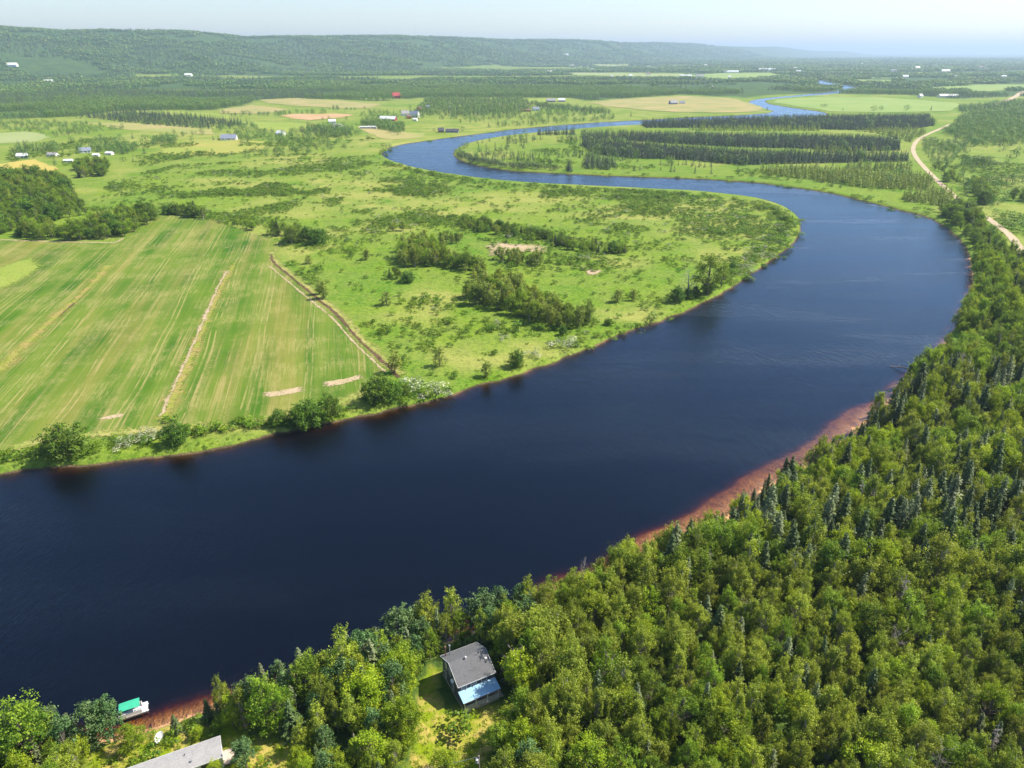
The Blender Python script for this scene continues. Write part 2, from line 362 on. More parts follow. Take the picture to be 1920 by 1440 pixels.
# ------------------------------------------------------------------ land-cover description (photo pixels of the ground)
edge_x = [-2000, -400, 0, 140, 227, 400, 457, 487, 640, 707, 790, 960, 1073, 1100, 1280, 1320, 1400, 1440, 1530, 1700, 1800, 1920, 2600]
edge_y = [232, 230, 224, 219, 207, 206, 196, 187, 186, 190, 183, 183, 184, 189, 177, 179, 183, 178, 175, 178, 185, 180, 180]
CROP = [(-900, 452), (-100, 449), (0, 450), (110, 452), (212, 455), (240, 443), (262, 424), (300, 404), (340, 402), (400, 413), (455, 432), (500, 444), (531, 457), (512, 478), (514, 492), (540, 516), (590, 556), (632, 590), (672, 635), (705, 665), (728, 690), (706, 720), (660, 750), (560, 785), (430, 805), (330, 808), (230, 812), (120, 826), (30, 842), (-60, 850), (-900, 960)]
fields = [  # name, material key, pixels
 ('hay_field', 'tan', [(487, 187), (560, 184), (650, 190), (715, 196), (700, 202), (640, 203), (560, 199), (500, 194)]),
 ('hay_field', 'tan', [(407, 207), (467, 197), (540, 205), (505, 213), (413, 213)]),
 ('bare_field', 'soil', [(523, 218), (547, 214), (640, 213.5), (668, 215), (640, 221), (580, 226)]),
 ('hay_field', 'tanpink', [(157, 230), (250, 231), (400, 242), (398, 252), (330, 249), (240, 243)]),
 ('pasture', 'pale', [(-300, 255), (0, 250), (55, 246), (97, 257), (62, 266), (0, 269), (-300, 275)]),
 ('pasture', 'yg', [(240, 208), (340, 209), (433, 216), (425, 224), (330, 216), (250, 212)]),
 ('hay_field', 'gold', [(300, 281), (350, 268), (440, 262), (500, 265), (490, 280), (440, 288), (320, 294)]),
 ('hay_field', 'goldb', [(-150, 312), (0, 307), (65, 299), (98, 311), (104, 320), (50, 325), (-150, 328)]),
 ('pasture', 'yg', [(467, 229), (560, 231), (590, 240), (520, 250), (480, 240)]),
 ('hay_field', 'tan', [(1100, 192), (1150, 187), (1280, 180), (1370, 184), (1430, 200), (1425, 208), (1380, 211), (1280, 211), (1200, 206), (1135, 199)]),
 ('pasture', 'yg', [(973, 186), (1065, 184), (1060, 190), (1000, 193)]),
 ('pasture', 'palegreen', [(1450, 187), (1530, 182), (1650, 183), (1790, 193), (1800, 198), (1780, 208), (1660, 211), (1560, 209), (1500, 200), (1455, 193)]),
 ('far_field', 'palegreen', [(1280, 142), (1350, 137), (1440, 137), (1470, 141), (1420, 149), (1360, 152), (1280, 147)]),
 ('far_field', 'palegreen', [(1590, 149), (1680, 150), (1660, 156), (1600, 155)]),
 ('far_field', 'palegreen', [(1740, 164), (1850, 159), (1960, 158), (1960, 166), (1860, 171), (1750, 171)]),
 ('far_field', 'pale', [(987, 137), (1100, 136), (1280, 139), (1290, 145), (1180, 143), (1060, 140)]),
 ('far_field', 'pale', [(1110, 122), (1180, 121), (1178, 127), (1120, 126)]),
 ('far_field', 'palegreen', [(640, 184), (740, 185), (780, 186.5), (700, 188)]),
 ('pasture', 'tanpink', [(672, 237), (735, 245), (800, 251), (790, 260), (730, 262), (685, 250)]),
]
BARE = [('bare_patch', [(607, 718), (640, 711), (674, 703), (680, 711), (650, 719), (612, 727)]), ('bare_patch', [(498, 738), (530, 731), (563, 726), (566, 735), (530, 740), (500, 746)]),
        ('bare_patch', [(180, 787), (205, 779), (229, 777), (228, 783), (205, 787)]), ('bare_patch', [(912, 463), (935, 457), (965, 458), (1008, 461), (1022, 467), (1015, 474), (985, 471), (968, 478), (938, 477), (920, 480), (924, 470)]),
        ('bare_patch', [(1098, 509), (1112, 505), (1128, 508), (1118, 515), (1104, 515)])]
fpoly = [PP(f[2]) for f in fields]; cropP = PP(CROP)
WOODS = {  # extra wood polygons: (pixels, spacing m, kind mix)
 'hamlet_back': ([(775, 214), (800, 186), (980, 186), (1000, 196), (985, 213), (900, 217), (850, 219)], 11, 'mix'),
 'river_row': ([(995, 194), (1110, 206), (1150, 213), (1120, 214), (1010, 203)], 9, 'mix'),
 'left_scrub': ([(-200, 230), (0, 228), (160, 230), (240, 242), (103, 259), (97, 247), (0, 247), (-200, 252)], 13, 'leafy'),
 'left_spruces': ([(147, 219), (253, 211), (367, 221), (467, 233), (420, 240), (380, 242), (300, 236), (223, 229)], 10, 'dark'),
 'farm_row': ([(283, 266), (305, 259), (333, 262), (330, 271), (285, 274)], 9, 'leafy'),
 'farm_ring': ([(20, 290), (35, 277), (105, 277), (110, 290), (95, 283), (60, 284), (40, 296), (22, 297)], 9, 'mix'),
 'farm_grove': ([(165, 284), (200, 274), (255, 274), (262, 283), (230, 292), (200, 287)], 8, 'leafy'),
 'farm_grove2': ([(140, 286), (150, 280), (160, 282), (155, 290)], 7, 'leafy'),
 'scrub_knoll': ([(140, 318), (170, 308), (205, 313), (200, 330), (150, 335)], 7, 'leafy'),
 'hamlet_west': ([(560, 246), (600, 240), (655, 243), (662, 255), (640, 259), (600, 254)], 8, 'mix'),
 'hamlet_mid': ([(675, 232), (720, 230), (760, 238), (756, 249), (730, 247), (680, 236)], 8, 'leafy'),
 'big_wood': ([(-500, 330), (0, 333), (60, 330), (128, 345), (137, 372), (166, 388), (163, 403), (110, 412), (50, 428), (0, 440), (-500, 430)], 7.5, 'leafy'),
 'field_wood': ([(178, 425), (235, 408), (288, 402), (282, 420), (250, 437), (218, 451), (120, 452), (20, 449), (35, 437), (120, 436), (165, 432)], 7, 'leafy'),
 'hedge_top': ([(293, 401), (345, 398), (398, 411), (396, 414), (340, 404)], 5.5, 'leafy'),
 'hedge_top2': ([(410, 417), (440, 422), (487, 434), (484, 439), (440, 428), (408, 419)], 6, 'leafy'),
 'field_corner': ([(486, 440), (515, 433), (545, 443), (600, 458), (560, 462), (534, 456)], 6.5, 'leafy'),
 'strip_top': ([(1203, 234), (1290, 229), (1420, 226), (1560, 223), (1740, 222), (1752, 236), (1700, 244), (1600, 244), (1420, 241), (1290, 240), (1210, 240)], 5.0, 'dark'),
 'strip_mid': ([(1155, 256), (1240, 257), (1380, 260), (1540, 262), (1680, 267), (1688, 282), (1600, 284), (1500, 279), (1380, 276), (1230, 268), (1160, 263)], 4.5, 'dark'),
 'strip_low': ([(1090, 270), (1150, 273), (1200, 277), (1380, 291), (1600, 298), (1700, 298), (1703, 303), (1500, 307), (1390, 310), (1280, 300), (1180, 297), (1110, 288)], 4.3, 'dark'),
 'strip_fringe': ([(1290, 242), (1420, 242), (1535, 242), (1535, 246), (1400, 246), (1290, 244)], 7, 'larch'),
 'strip_join': ([(1600, 246), (1720, 244), (1740, 250), (1720, 258), (1705, 268), (1695, 262), (1640, 250)], 8, 'larch'),
 'fringe_mid': ([(1520, 282), (1600, 285), (1680, 286), (1590, 288), (1530, 285)], 6, 'larch'),
 'larch_main': ([(1425, 320), (1480, 318), (1600, 326), (1740, 336), (1752, 350), (1735, 357), (1620, 353), (1520, 339), (1430, 326)], 5, 'larch'),
 'larch_back': ([(1585, 312), (1700, 313), (1710, 322), (1600, 322)], 6, 'larch'),
 'larch_low': ([(1692, 371), (1740, 366), (1790, 372), (1780, 388), (1740, 384), (1695, 378)], 5, 'larch'),
 'larch_road': ([(1740, 357), (1775, 360), (1795, 372), (1745, 366)], 6, 'larch'),
 'belt_right': ([(1768, 250), (1785, 236), (1810, 215), (1920, 205), (2500, 215), (2500, 262), (2100, 262), (1930, 270), (1870, 275), (1820, 275), (1790, 262)], 10, 'leafy'),
 'belt_far': ([(1795, 202), (1920, 190), (2300, 190), (2300, 205), (1920, 205), (1800, 212)], 11, 'mix'),
 'scrub_road': ([(1727, 264), (1760, 262), (1815, 270), (1795, 292), (1768, 328), (1752, 318), (1732, 285)], 8, 'leafy'),
 'row_meadow': ([(1790, 307), (1838, 306), (1866, 310), (1862, 314), (1800, 311)], 6, 'leafy'),
 'clump_a': ([(1767, 340), (1790, 338), (1795, 346), (1772, 347)], 6, 'leafy'),
 'clump_b': ([(1816, 352), (1838, 350), (1862, 372), (1866, 383), (1838, 384), (1824, 362)], 6, 'leafy'),
 'clump_c': ([(1893, 372), (1960, 370), (1960, 378), (1900, 378)], 7, 'leafy'),
 'willow_bank': ([(857, 293), (865, 290), (900, 302), (960, 312), (1045, 317), (1045, 321), (960, 317), (890, 308), (862, 300)], 6.5, 'willow'),
 'point_back': ([(1008, 251), (1080, 250), (1080, 253), (1010, 254)], 6, 'dark'),
 'point_back2': ([(1086, 256), (1150, 254), (1158, 262), (1092, 263)], 6.5, 'dark'),
 'point_clump': ([(1090, 317), (1150, 320), (1160, 318), (1140, 303), (1100, 300)], 6.5, 'dark'),
 'bay_bank': ([(1063, 316), (1080, 321), (1065, 323)], 5, 'dark'),
 'larch_a': ([(752, 504), (742, 485), (760, 466), (795, 458), (825, 478), (880, 500), (885, 508), (850, 506), (810, 500)], 4.8, 'stand'),
 'larch_a2': ([(800, 458), (835, 455), (868, 450), (868, 455), (830, 461)], 4.5, 'stand'),
 'larch_b': ([(925, 496), (960, 498), (1022, 500), (1022, 492), (960, 484), (935, 486)], 4.5, 'stand'),
 'larch_c': ([(860, 562), (890, 572), (930, 582), (960, 592), (1005, 611), (1060, 620), (1112, 614), (1108, 600), (1060, 592), (1010, 572), (970, 545), (930, 535), (885, 545)], 4.6, 'stand'),
 'larch_ab': ([(885, 500), (905, 508), (915, 530), (890, 530), (870, 512)], 4.6, 'stand'),
 'bush_line': ([(850, 430), (900, 438), (960, 446), (1030, 463), (1080, 473), (1180, 480), (1178, 470), (1100, 458), (1000, 438), (905, 420), (860, 420)], 5.2, 'leafy'),
 'bush_a': ([(716, 520), (735, 512), (770, 520), (765, 533), (730, 530)], 5, 'leafy'),
 'shore_right': ([(1757, 396), (1790, 390), (1822, 398), (1850, 440), (1880, 470), (1850, 480), (1822, 482), (1816, 452), (1795, 428), (1770, 408)], 6, 'leafy'),
}
OPENP = fpoly + [PP([(1437, 213), (1540, 213), (1550, 185), (1400, 182)])]
# near forest: everything on the right bank nearer than the road meadow
NEAR = PP([(-700, 1530), (60, 1410), (300, 1355), (520, 1296), (740, 1232), (980, 1157), (1160, 1077), (1280, 1032), (1440, 927), (1600, 808), (1700, 710), (1790, 617), (1824, 540), (1820, 480), (1850, 476), (1890, 474), (1930, 480), (2500, 560), (3600, 900), (3600, 1700), (-700, 1700)], 2.6)
CLEAR = PP([(792, 1262), (826, 1246), (815, 1285), (832, 1330), (866, 1350), (940, 1328), (1000, 1318), (1040, 1335), (1030, 1370), (985, 1372), (935, 1385), (905, 1440), (890, 1500), (740, 1500), (770, 1440), (778, 1370), (785, 1310)], 3)
YARD2 = PP([(150, 1440), (175, 1385), (260, 1362), (330, 1340), (430, 1350), (480, 1395), (545, 1380), (560, 1440), (560, 1560), (150, 1560)], 2.6)

# attributes on the ground
def openf(x, y, px):
    return (px > 250) & (y > 1750) & (y < 14000) & (hills(x, y) < 14) & (fbm(x * .35, y, 420, 5, 3) > np.where(px > 880, .585, .635))
vx, vy = V2[:, 0], V2[:, 1]
hz = Z
pxv, pyv = Q(vx, np.maximum(vy, 20), LAND)
dry = np.zeros(len(vx))
blobs = [(720, 372, 130, 22), (560, 395, 60, 12), (1000, 372, 120, 12), (1250, 400, 160, 16), (1320, 385, 110, 10), (870, 395, 120, 16), (640, 345, 80, 14), (430, 345, 60, 10), (560, 300, 60, 10), (720, 425, 60, 12), (1350, 430, 90, 18),
         (900, 670, 90, 22), (1010, 655, 70, 16), (560, 480, 30, 14), (1180, 590, 60, 14), (780, 590, 60, 20), (940, 290, 30, 6), (1890, 340, 70, 10), (1360, 480, 60, 14), (300, 800, 200, 12), (620, 760, 70, 12), (880, 240, 120, 8), (740, 262, 70, 10), (360, 265, 100, 14), (820, 555, 60, 14)]
for cx_, cy_, rx_, ry_ in blobs: dry = np.maximum(dry, np.exp(-((pxv - cx_) / rx_) ** 2 - ((pyv - cy_) / ry_) ** 2))
dry = np.clip(dry * 1.3 * (vy > 30) + .20 + .5 * sstep(550, 1100, vy) * sstep(.42, .62, fbm(vx, vy, 240, 4, 3)), 0, 1)
dry = np.maximum(dry, .8 * sstep(.50, .66, fbm(vx, vy, 70, 2, 3)) * sstep(330, 420, vy))
inopen = np.zeros(len(vx), bool)
for p_ in OPENP: inopen |= inpoly(vx, vy, p_)
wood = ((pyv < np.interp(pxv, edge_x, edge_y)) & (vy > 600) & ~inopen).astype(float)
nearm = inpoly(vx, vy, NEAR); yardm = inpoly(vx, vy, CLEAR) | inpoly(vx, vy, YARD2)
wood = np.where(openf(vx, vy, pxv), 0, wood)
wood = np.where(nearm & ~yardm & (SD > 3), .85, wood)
for n_, a_ in (('beach', (SIDEV & (np.hypot(vx, vy) < 520)).astype(float)), ('dry', dry), ('wood', wood), ('yard', (yardm & (SD > 0)).astype(float))):
    at = ground_me.attributes.new(n_, 'FLOAT', 'POINT'); at.data.foreach_set('value', a_.astype(np.float32))
ground = struct(link('ground', ground_me))
w_ = 6000.0
water = struct(link('water', arrmesh('water', [(-w_, 30, WZ), (w_, 30, WZ), (w_, 9000, WZ), (-w_, 9000, WZ)], np.array([[0, 1, 2, 3]]), [M['water']])))

# ------------------------------------------------------------------ field sheets
def sheet_mat(name, a, b_, sc=.05, streak=None, rows=None):
    m, n, b = mat(name); p = pos(n)
    c = mixc(n, ramp(n, noise(n, sc, 5, p), .36, .64), a, b_)
    c = mixc(n, mth(n, 'MULTIPLY', ramp(n, noise(n, .6, 3, p), .35, .75), .35), c, tuple(x * .7 for x in a))
    n.links.new(c, b.inputs['Base Color']); b.inputs['Roughness'].default_value = .95; b.inputs['Specular IOR Level'].default_value = .1
    bump(n, b, noise(n, 1.0, 3, p), .5, .3); return m
FM = {'tan': sheet_mat('dry_hay', (.38, .305, .13), (.235, .265, .075), .016), 'soil': sheet_mat('bare_red_soil', (.50, .32, .18), (.40, .28, .12), .02), 'tanpink': sheet_mat('cut_hay', (.38, .31, .13), (.25, .29, .07), .012),
      'pale': sheet_mat('pale_pasture', (.30, .34, .14), (.24, .31, .10), .01), 'yg': sheet_mat('yellow_pasture', (.27, .32, .06), (.20, .28, .04), .015), 'gold': sheet_mat('golden_hay', (.36, .32, .08), (.24, .30, .05), .015),
      'goldb': sheet_mat('ripe_hay', (.46, .36, .09), (.38, .34, .08), .03), 'palegreen': sheet_mat('light_pasture', (.26, .33, .09), (.20, .30, .07), .008)}
def rough_poly(pts, seg, amp, k=0):
    out = []
    for i in range(len(pts)):
        a = pts[i]; b_ = pts[(i + 1) % len(pts)]; L = np.hypot(*(b_ - a)); m_ = max(1, int(L / seg)); nr = np.array([-(b_ - a)[1], (b_ - a)[0]]) / (L + 1e-9)
        for j in range(m_):
            t = j / m_; q = a * (1 - t) + b_ * t; out.append(q + nr * (vnoise(q[0] + k * 7, q[1], seg * 2.2, k) - .5) * 2 * amp)
    return np.array(out)
def sheet(name, poly, z, m, seg=None, amp=None, k=0):
    d = np.hypot(*poly.mean(0)); seg = seg or max(1.2, d * .008); amp = amp if amp is not None else seg * .55
    q = rough_poly(poly, seg, amp, k)
    tri = geometry.tessellate_polygon([[Vector((a, b_, 0)) for a, b_ in q]])
    zz_ = np.full(len(q), float(z))
    if d > 1500: zz_ = zz_ + hills(q[:, 0], q[:, 1])
    return link(name, arrmesh(name, np.c_[q, zz_], np.array(tri, np.int32), [m]))
# ground under the sheets is levelled by LAND + small noise (amplitude .12): sheets ride above it
SH = LAND + .04
for i, (nm, mk, px_) in enumerate(fields): struct(sheet(nm, fpoly[i], SH + (.4 if np.hypot(*fpoly[i].mean(0)) > 1500 else .1) + i * .004, FM[mk], k=i))
# crop field with drilled rows
m, n, b = mat('young_crop_rows'); p = pos(n)
mp = node(n, 'ShaderNodeMapping', vector_type='TEXTURE'); mp.inputs['Rotation'].default_value = (0, 0, math.atan2(.972, -.235) - math.pi / 2); n.links.new(p, mp.inputs[0])
s1 = node(n, 'ShaderNodeMapping'); s1.inputs['Scale'].default_value = (1, .007, 1); n.links.new(mp.outputs[0], s1.inputs[0])
s2 = node(n, 'ShaderNodeMapping'); s2.inputs['Scale'].default_value = (1, .07, 1); n.links.new(mp.outputs[0], s2.inputs[0])
c = mixc(n, ramp(n, noise(n, .02, 4, p), .35, .65), (.036, .112, .006), (.085, .165, .010))
c = mixc(n, ramp(n, noise(n, .10, 3, s2.outputs[0]), .40, .62), c, (.120, .185, .020))
wide = noise(n, .16, 4, s1.outputs[0], .65); fine = noise(n, .9, 3, s1.outputs[0], .7); patch = noise(n, .018, 4, p)
st = mth(n, 'MULTIPLY', ramp(n, wide, .50, .66), ramp(n, patch, .34, .60)); st2 = mth(n, 'MULTIPLY', ramp(n, fine, .52, .66), ramp(n, noise(n, .03, 5, p, .7), .38, .62))
c = mixc(n, mth(n, 'MULTIPLY', ramp(n, noise(n, .035, 5, s2.outputs[0], .7), .50, .62), .42), c, (.27, .215, .060))
grain = ramp(n, noise(n, .9, 4, s2.outputs[0], .8), .40, .60)
c = mixc(n, mth(n, 'MULTIPLY', mth(n, 'MULTIPLY', st, .88), ramp(n, noise(n, .8, 5, p, .85), .38, .66)), c, (.31, .255, .095)); c = mixc(n, mth(n, 'MULTIPLY', st2, .62), c, (.36, .28, .115))
sx = node(n, 'ShaderNodeSeparateXYZ'); n.links.new(mp.outputs[0], sx.inputs[0]); wob_ = mth(n, 'ADD', sx.outputs['X'], mth(n, 'MULTIPLY', noise(n, .006, 2, p), 14))
for off_ in (.0, .11):
    q_ = mth(n, 'FRACT', mth(n, 'ADD', mth(n, 'MULTIPLY', wob_, 1 / 21), off_)); tk = mth(n, 'MULTIPLY', ramp(n, mth(n, 'ABSOLUTE', mth(n, 'SUBTRACT', q_, .5)), .022, .008), ramp(n, noise(n, .05, 5, p, .7), .40, .56)); c = mixc(n, mth(n, 'MULTIPLY', tk, .5), c, (.40, .32, .14))
thin = mth(n, 'MULTIPLY', ramp(n, noise(n, .045, 5, mp.outputs[0], .7), .46, .60), ramp(n, noise(n, 1.6, 4, s2.outputs[0], .8), .42, .60)); c = mixc(n, mth(n, 'MULTIPLY', thin, .5), c, (.34, .30, .11))
n.links.new(c, b.inputs['Base Color']); b.inputs['Roughness'].default_value = .95; b.inputs['Specular IOR Level'].default_value = .1
bump(n, b, fine, .5, .25)
struct(sheet('crop_field', cropP, SH + .1, m, 3, 1.0))
bare_m = sheet_mat('bare_pink_soil', (.47, .36, .24), (.36, .30, .15), .15)
def ragged(m, amp=5.5, sc=.8):
    """same surface, but it thins out in tufts towards its border"""
    k = m.name + '_ragged'
    if k in bpy.data.materials: return bpy.data.materials[k]
    m = m.copy(); m.name = k; n = m.node_tree; b = n.nodes['Principled BSDF']; p = pos(n)
    e_ = mth(n, 'ADD', attr(n, 'edge'), mth(n, 'MULTIPLY', mth(n, 'SUBTRACT', noise(n, sc, 6, p, .85), .5), amp))
    n.links.new(ramp(n, e_, .35, .60), b.inputs['Alpha']); return m
def patch(name, poly, z, m, k=0, grow=1.15):
    c0 = poly.mean(0); q = rough_poly(c0 + (poly - c0) * grow, 1.5, 1.0, k); q2 = c0 + (q - c0) * .62; N = len(q); i = np.arange(N); j = (i + 1) % N
    tri = np.array(geometry.tessellate_polygon([[Vector((a, b_, 0)) for a, b_ in q2]]), np.int32) + N
    me = arrmesh(name, np.r_[np.c_[q, np.full(N, z)], np.c_[q2, np.full(N, z)]], [np.c_[i, j, j + N, i + N], tri], [ragged(m)])
    at = me.attributes.new('edge', 'FLOAT', 'POINT'); at.data.foreach_set('value', np.r_[np.zeros(N), np.ones(N)].astype(np.float32)); return struct(link(name, me))
def bare(poly, z, k, name='bare_patch'): return patch(name, poly, z, bare_m, k, 1.2)
for i, (nm, px_) in enumerate(BARE): bare(PP(px_), SH + .15 + i * .004, i)
strawm = sheet_mat('dry_straw_grass', (.36, .33, .11), (.22, .27, .05), .12)
weedm = sheet_mat('weedy_strip', (.22, .27, .035), (.34, .26, .09), .16)
ditchm = simple('ditch_mud', (.11, .060, .035), .9, .35, .4)
roadm = sheet_mat('gravel_road', (.50, .40, .27), (.42, .34, .23), .08)
def ribbon(name, px_, w, z, m, k=0, wob=.35, seg=2.5, solid=False):
    L = smooth_line([(*P(a, b_),) for a, b_ in px_], lambda d: seg); t = np.gradient(L, axis=0); nr = np.c_[-t[:, 1], t[:, 0]] / (np.linalg.norm(t, axis=1)[:, None] + 1e-9)
    s = np.cumsum(np.r_[0, np.hypot(*np.diff(L, axis=0).T)])
    w = np.interp(np.linspace(0, 1, len(L)), np.linspace(0, 1, len(w)), w) if isinstance(w, (list, tuple)) else np.full(len(L), w)
    e1 = L + nr * (w / 2 * (1 + wob * 2 * (vnoise(s, s * 0, 4, k) - .5)))[:, None]; e2 = L - nr * (w / 2 * (1 + wob * 2 * (vnoise(s, s * 0 + 9, 4, k + 1) - .5)))[:, None]
    N = len(L); z1 = np.full(N, z); V = np.r_[np.c_[e1, z1], np.c_[L, z1], np.c_[e2, z1]]; i = np.arange(N - 1)
    me = arrmesh(name, V, [np.c_[i, i + N, i + N + 1, i + 1][:, ::-1], np.c_[i + N, i + 2 * N, i + 2 * N + 1, i + N + 1][:, ::-1]], [m if solid else ragged(m)])
    at = me.attributes.new('edge', 'FLOAT', 'POINT'); at.data.foreach_set('value', np.r_[np.zeros(N), np.ones(N), np.zeros(N)].astype(np.float32)); return link(name, me)
DITCH = [(509, 477), (513, 492), (540, 515), (590, 556), (632, 591), (672, 636), (705, 667), (732, 692), (748, 708)]
struct(ribbon('field_margin', [(a + 1, b_ - 4) for a, b_ in DITCH], 7.5, SH + .17, strawm, 1))
struct(ribbon('ditch', DITCH, 2.2, SH + .19, ditchm, 2, .6, 1.2))
struct(ribbon('field_edge', [(a - 9, b_ + 6) for a, b_ in DITCH[1:-1]], 1.7, SH + .18, bare_m, 3, .6, 1.5))
struct(ribbon('weed_strip', [(308, 785), (330, 735), (362, 660), (388, 600), (412, 545), (432, 508), (441, 494)], [8, 7.5, 6, 6, 5, 6, 4.5], SH + .17, weedm, 4, .6, 1.5))
struct(ribbon('bare_track', [(301, 782), (323, 733), (356, 660), (382, 600), (406, 545), (426, 508)], [2.2, 2, 1.8, 2.6, 1.8, 3.0], SH + .18, bare_m, 5, .8, 1.2))
struct(ribbon('weed_strip', [(-60, 735), (0, 690), (60, 634), (100, 597), (140, 565), (175, 530), (205, 498)], [9, 9, 7, 6, 5, 6, 10], SH + .17, weedm, 6, .6, 1.5))
struct(ribbon('ditch', [(112, 594), (125, 582), (140, 568)], 1.6, SH + .19, ditchm, 7, .6, 1.2))
patch('grass_patch', PP([(-60, 520), (0, 500), (40, 487), (62, 481), (68, 490), (82, 498), (60, 515), (20, 538), (-60, 570)]), SH + .17, FM['yg'], 3, 1.1)
struct(ribbon('farm_track', [(-200, 450), (-60, 449), (0, 450), (60, 452), (120, 454), (180, 455), (214, 455), (232, 447)], 3.2, SH + .18, bare_m, 8, .3, 2))
struct(ribbon('headland', [(20, 838), (120, 822), (220, 812), (330, 803), (430, 799), (560, 781), (650, 752), (700, 726)], 8, SH + .13, strawm, 9, .5, 2))
ROAD = [(1781, 233), (1762, 242), (1740, 251.5), (1722, 262), (1714, 272), (1712.5, 283), (1719, 297), (1736, 317), (1757, 338), (1778, 358), (1800, 376), (1822, 392), (1848, 407), (1872, 424), (1893, 441), (1907, 458), (1925, 485)]
struct(ribbon('road', ROAD, 5.2, SH + .12, roadm, 10, .12, 4, True))
struct(ribbon('road', [(1860, 199), (1885, 190), (1905, 181), (1915, 174), (1930, 169)], 14, SH + .7, roadm, 11, .12, 12, True))

# ------------------------------------------------------------------ tree prototypes
def quads(C, N, size, asp=1.0, twist=None):
    """leaf clumps: centres C (n,3), normals N, sizes -> verts, faces"""
    n_ = len(C); N = N / (np.linalg.norm(N, axis=1)[:, None] + 1e-9); a = np.cross(N, rng.normal(size=(n_, 3))); a /= np.linalg.norm(a, axis=1)[:, None] + 1e-9; b_ = np.cross(N, a)
    s = (np.asarray(size) * np.ones(n_))[:, None] * .5
    k = rng.uniform(.6, 1.0, (n_, 4, 1))
    V = np.stack([C + a * s * asp * k[:, 0], C + b_ * s * k[:, 1], C - a * s * asp * k[:, 2], C - b_ * s * k[:, 3]], 1).reshape(-1, 3)
    return V, np.arange(n_ * 4, dtype=np.int32).reshape(-1, 4)
def tubes_np(segs, sides=5):
    V = []; Fc = []
    for (p0, r0, p1, r1) in segs:
        p0 = np.array(p0, float); p1 = np.array(p1, float); d = p1 - p0; d /= np.linalg.norm(d) + 1e-9
        a = np.cross(d, [.3, .9, .2]); a /= np.linalg.norm(a) + 1e-9; b_ = np.cross(d, a); k = len(V) * 1
        base = sum(len(v) for v in V)
        t = np.linspace(0, 2 * np.pi, sides, endpoint=False); ring = np.cos(t)[:, None] * a + np.sin(t)[:, None] * b_
        V.append(np.r_[p0 + ring * r0, p1 + ring * r1]); i = np.arange(sides); j = (i + 1) % sides
        Fc.append(np.c_[base + i, base + j, base + sides + j, base + sides + i])
    return np.concatenate(V), np.concatenate(Fc)
def leafy_tree(H, W, nclump, per, leaf, m, bark, low=.22, upright=0, shape=1.0, clump=None, flat=0.0):
    """crown of clumps round limbs; returns crown mesh, trunk mesh"""
    C = []; segs = []; top = H * .93; zc = H * (low + 1) / 2; hz_ = H * (1 - low) / 2
    for i in range(nclump):
        for _ in range(20):
            u = rng.normal(size=3); u /= np.linalg.norm(u); rad = rng.uniform(.45, 1.0) ** .6
            zt = u[2] * rad; wz = (1 - .35 * zt * shape) if shape > 0 else 1
            q = np.array([u[0] * rad * W * wz, u[1] * rad * W * wz, zc + zt * hz_])
            if not C or min(np.linalg.norm(q - c_) for c_ in C) > (clump or W * .3) * .55: break
        C.append(q)
    C = np.array(C); lean = rng.normal(size=2) * .03 * H
    for i, q in enumerate(C):
        s = max(.12, (q[2] / H) * rng.uniform(.45, .7)); p0 = np.array([lean[0] * s, lean[1] * s, H * s]); mid = (p0 + q) / 2 + [0, 0, -.04 * H]
        r0 = .012 * H * (1 - s * .6); segs += [(p0, r0, mid, r0 * .6), (mid, r0 * .6, q, r0 * .2)]
    zs = np.linspace(0, .9, 6)
    for a, b_ in zip(zs[:-1], zs[1:]): segs.append((np.array([lean[0] * a, lean[1] * a, H * a - .3 * (a == 0)]), .020 * H * (1 - .85 * a) + .03, np.array([lean[0] * b_, lean[1] * b_, H * b_]), .020 * H * (1 - .85 * b_) + .02))
    cr = clump or W * .33; pts = []; nor = []; tin = []; sz = []
    for q in C:
        big = rng.uniform(.7, 1.2); ct = rng.uniform(.15, .8); sub = int(rng.integers(4, 7))
        for _ in range(sub):                        # twig sprays inside each clump
            o3 = rng.normal(size=3) * cr * .66 * np.array([1, 1, .8 + upright]); k = int(per / 5 * rng.uniform(.6, 1.4)); g_ = rng.normal(size=(k, 3)) * cr * .34 * big * np.array([1, 1, .8 + upright * .8])
            u = g_ / (np.linalg.norm(g_, axis=1)[:, None] + 1e-6)
            pts.append(q + o3 + g_); nor.append(u * .8 + rng.normal(size=(k, 3)) * .6 + [0, 0, .55]); sz.append(rng.uniform(.5, 1.35, k) * leaf)
            tin.append(np.clip(ct + rng.uniform(-.2, .2) + o3[2] / cr * .10 + rng.normal(size=k) * .22, 0, 1))
    V, Fc = quads(np.concatenate(pts), np.concatenate(nor), np.concatenate(sz), 1.25)
    tv, tf = tubes_np(segs)
    return arrmesh('crown', V, Fc, [m], np.concatenate(tin)), arrmesh('trunk', tv, tf, [bark])
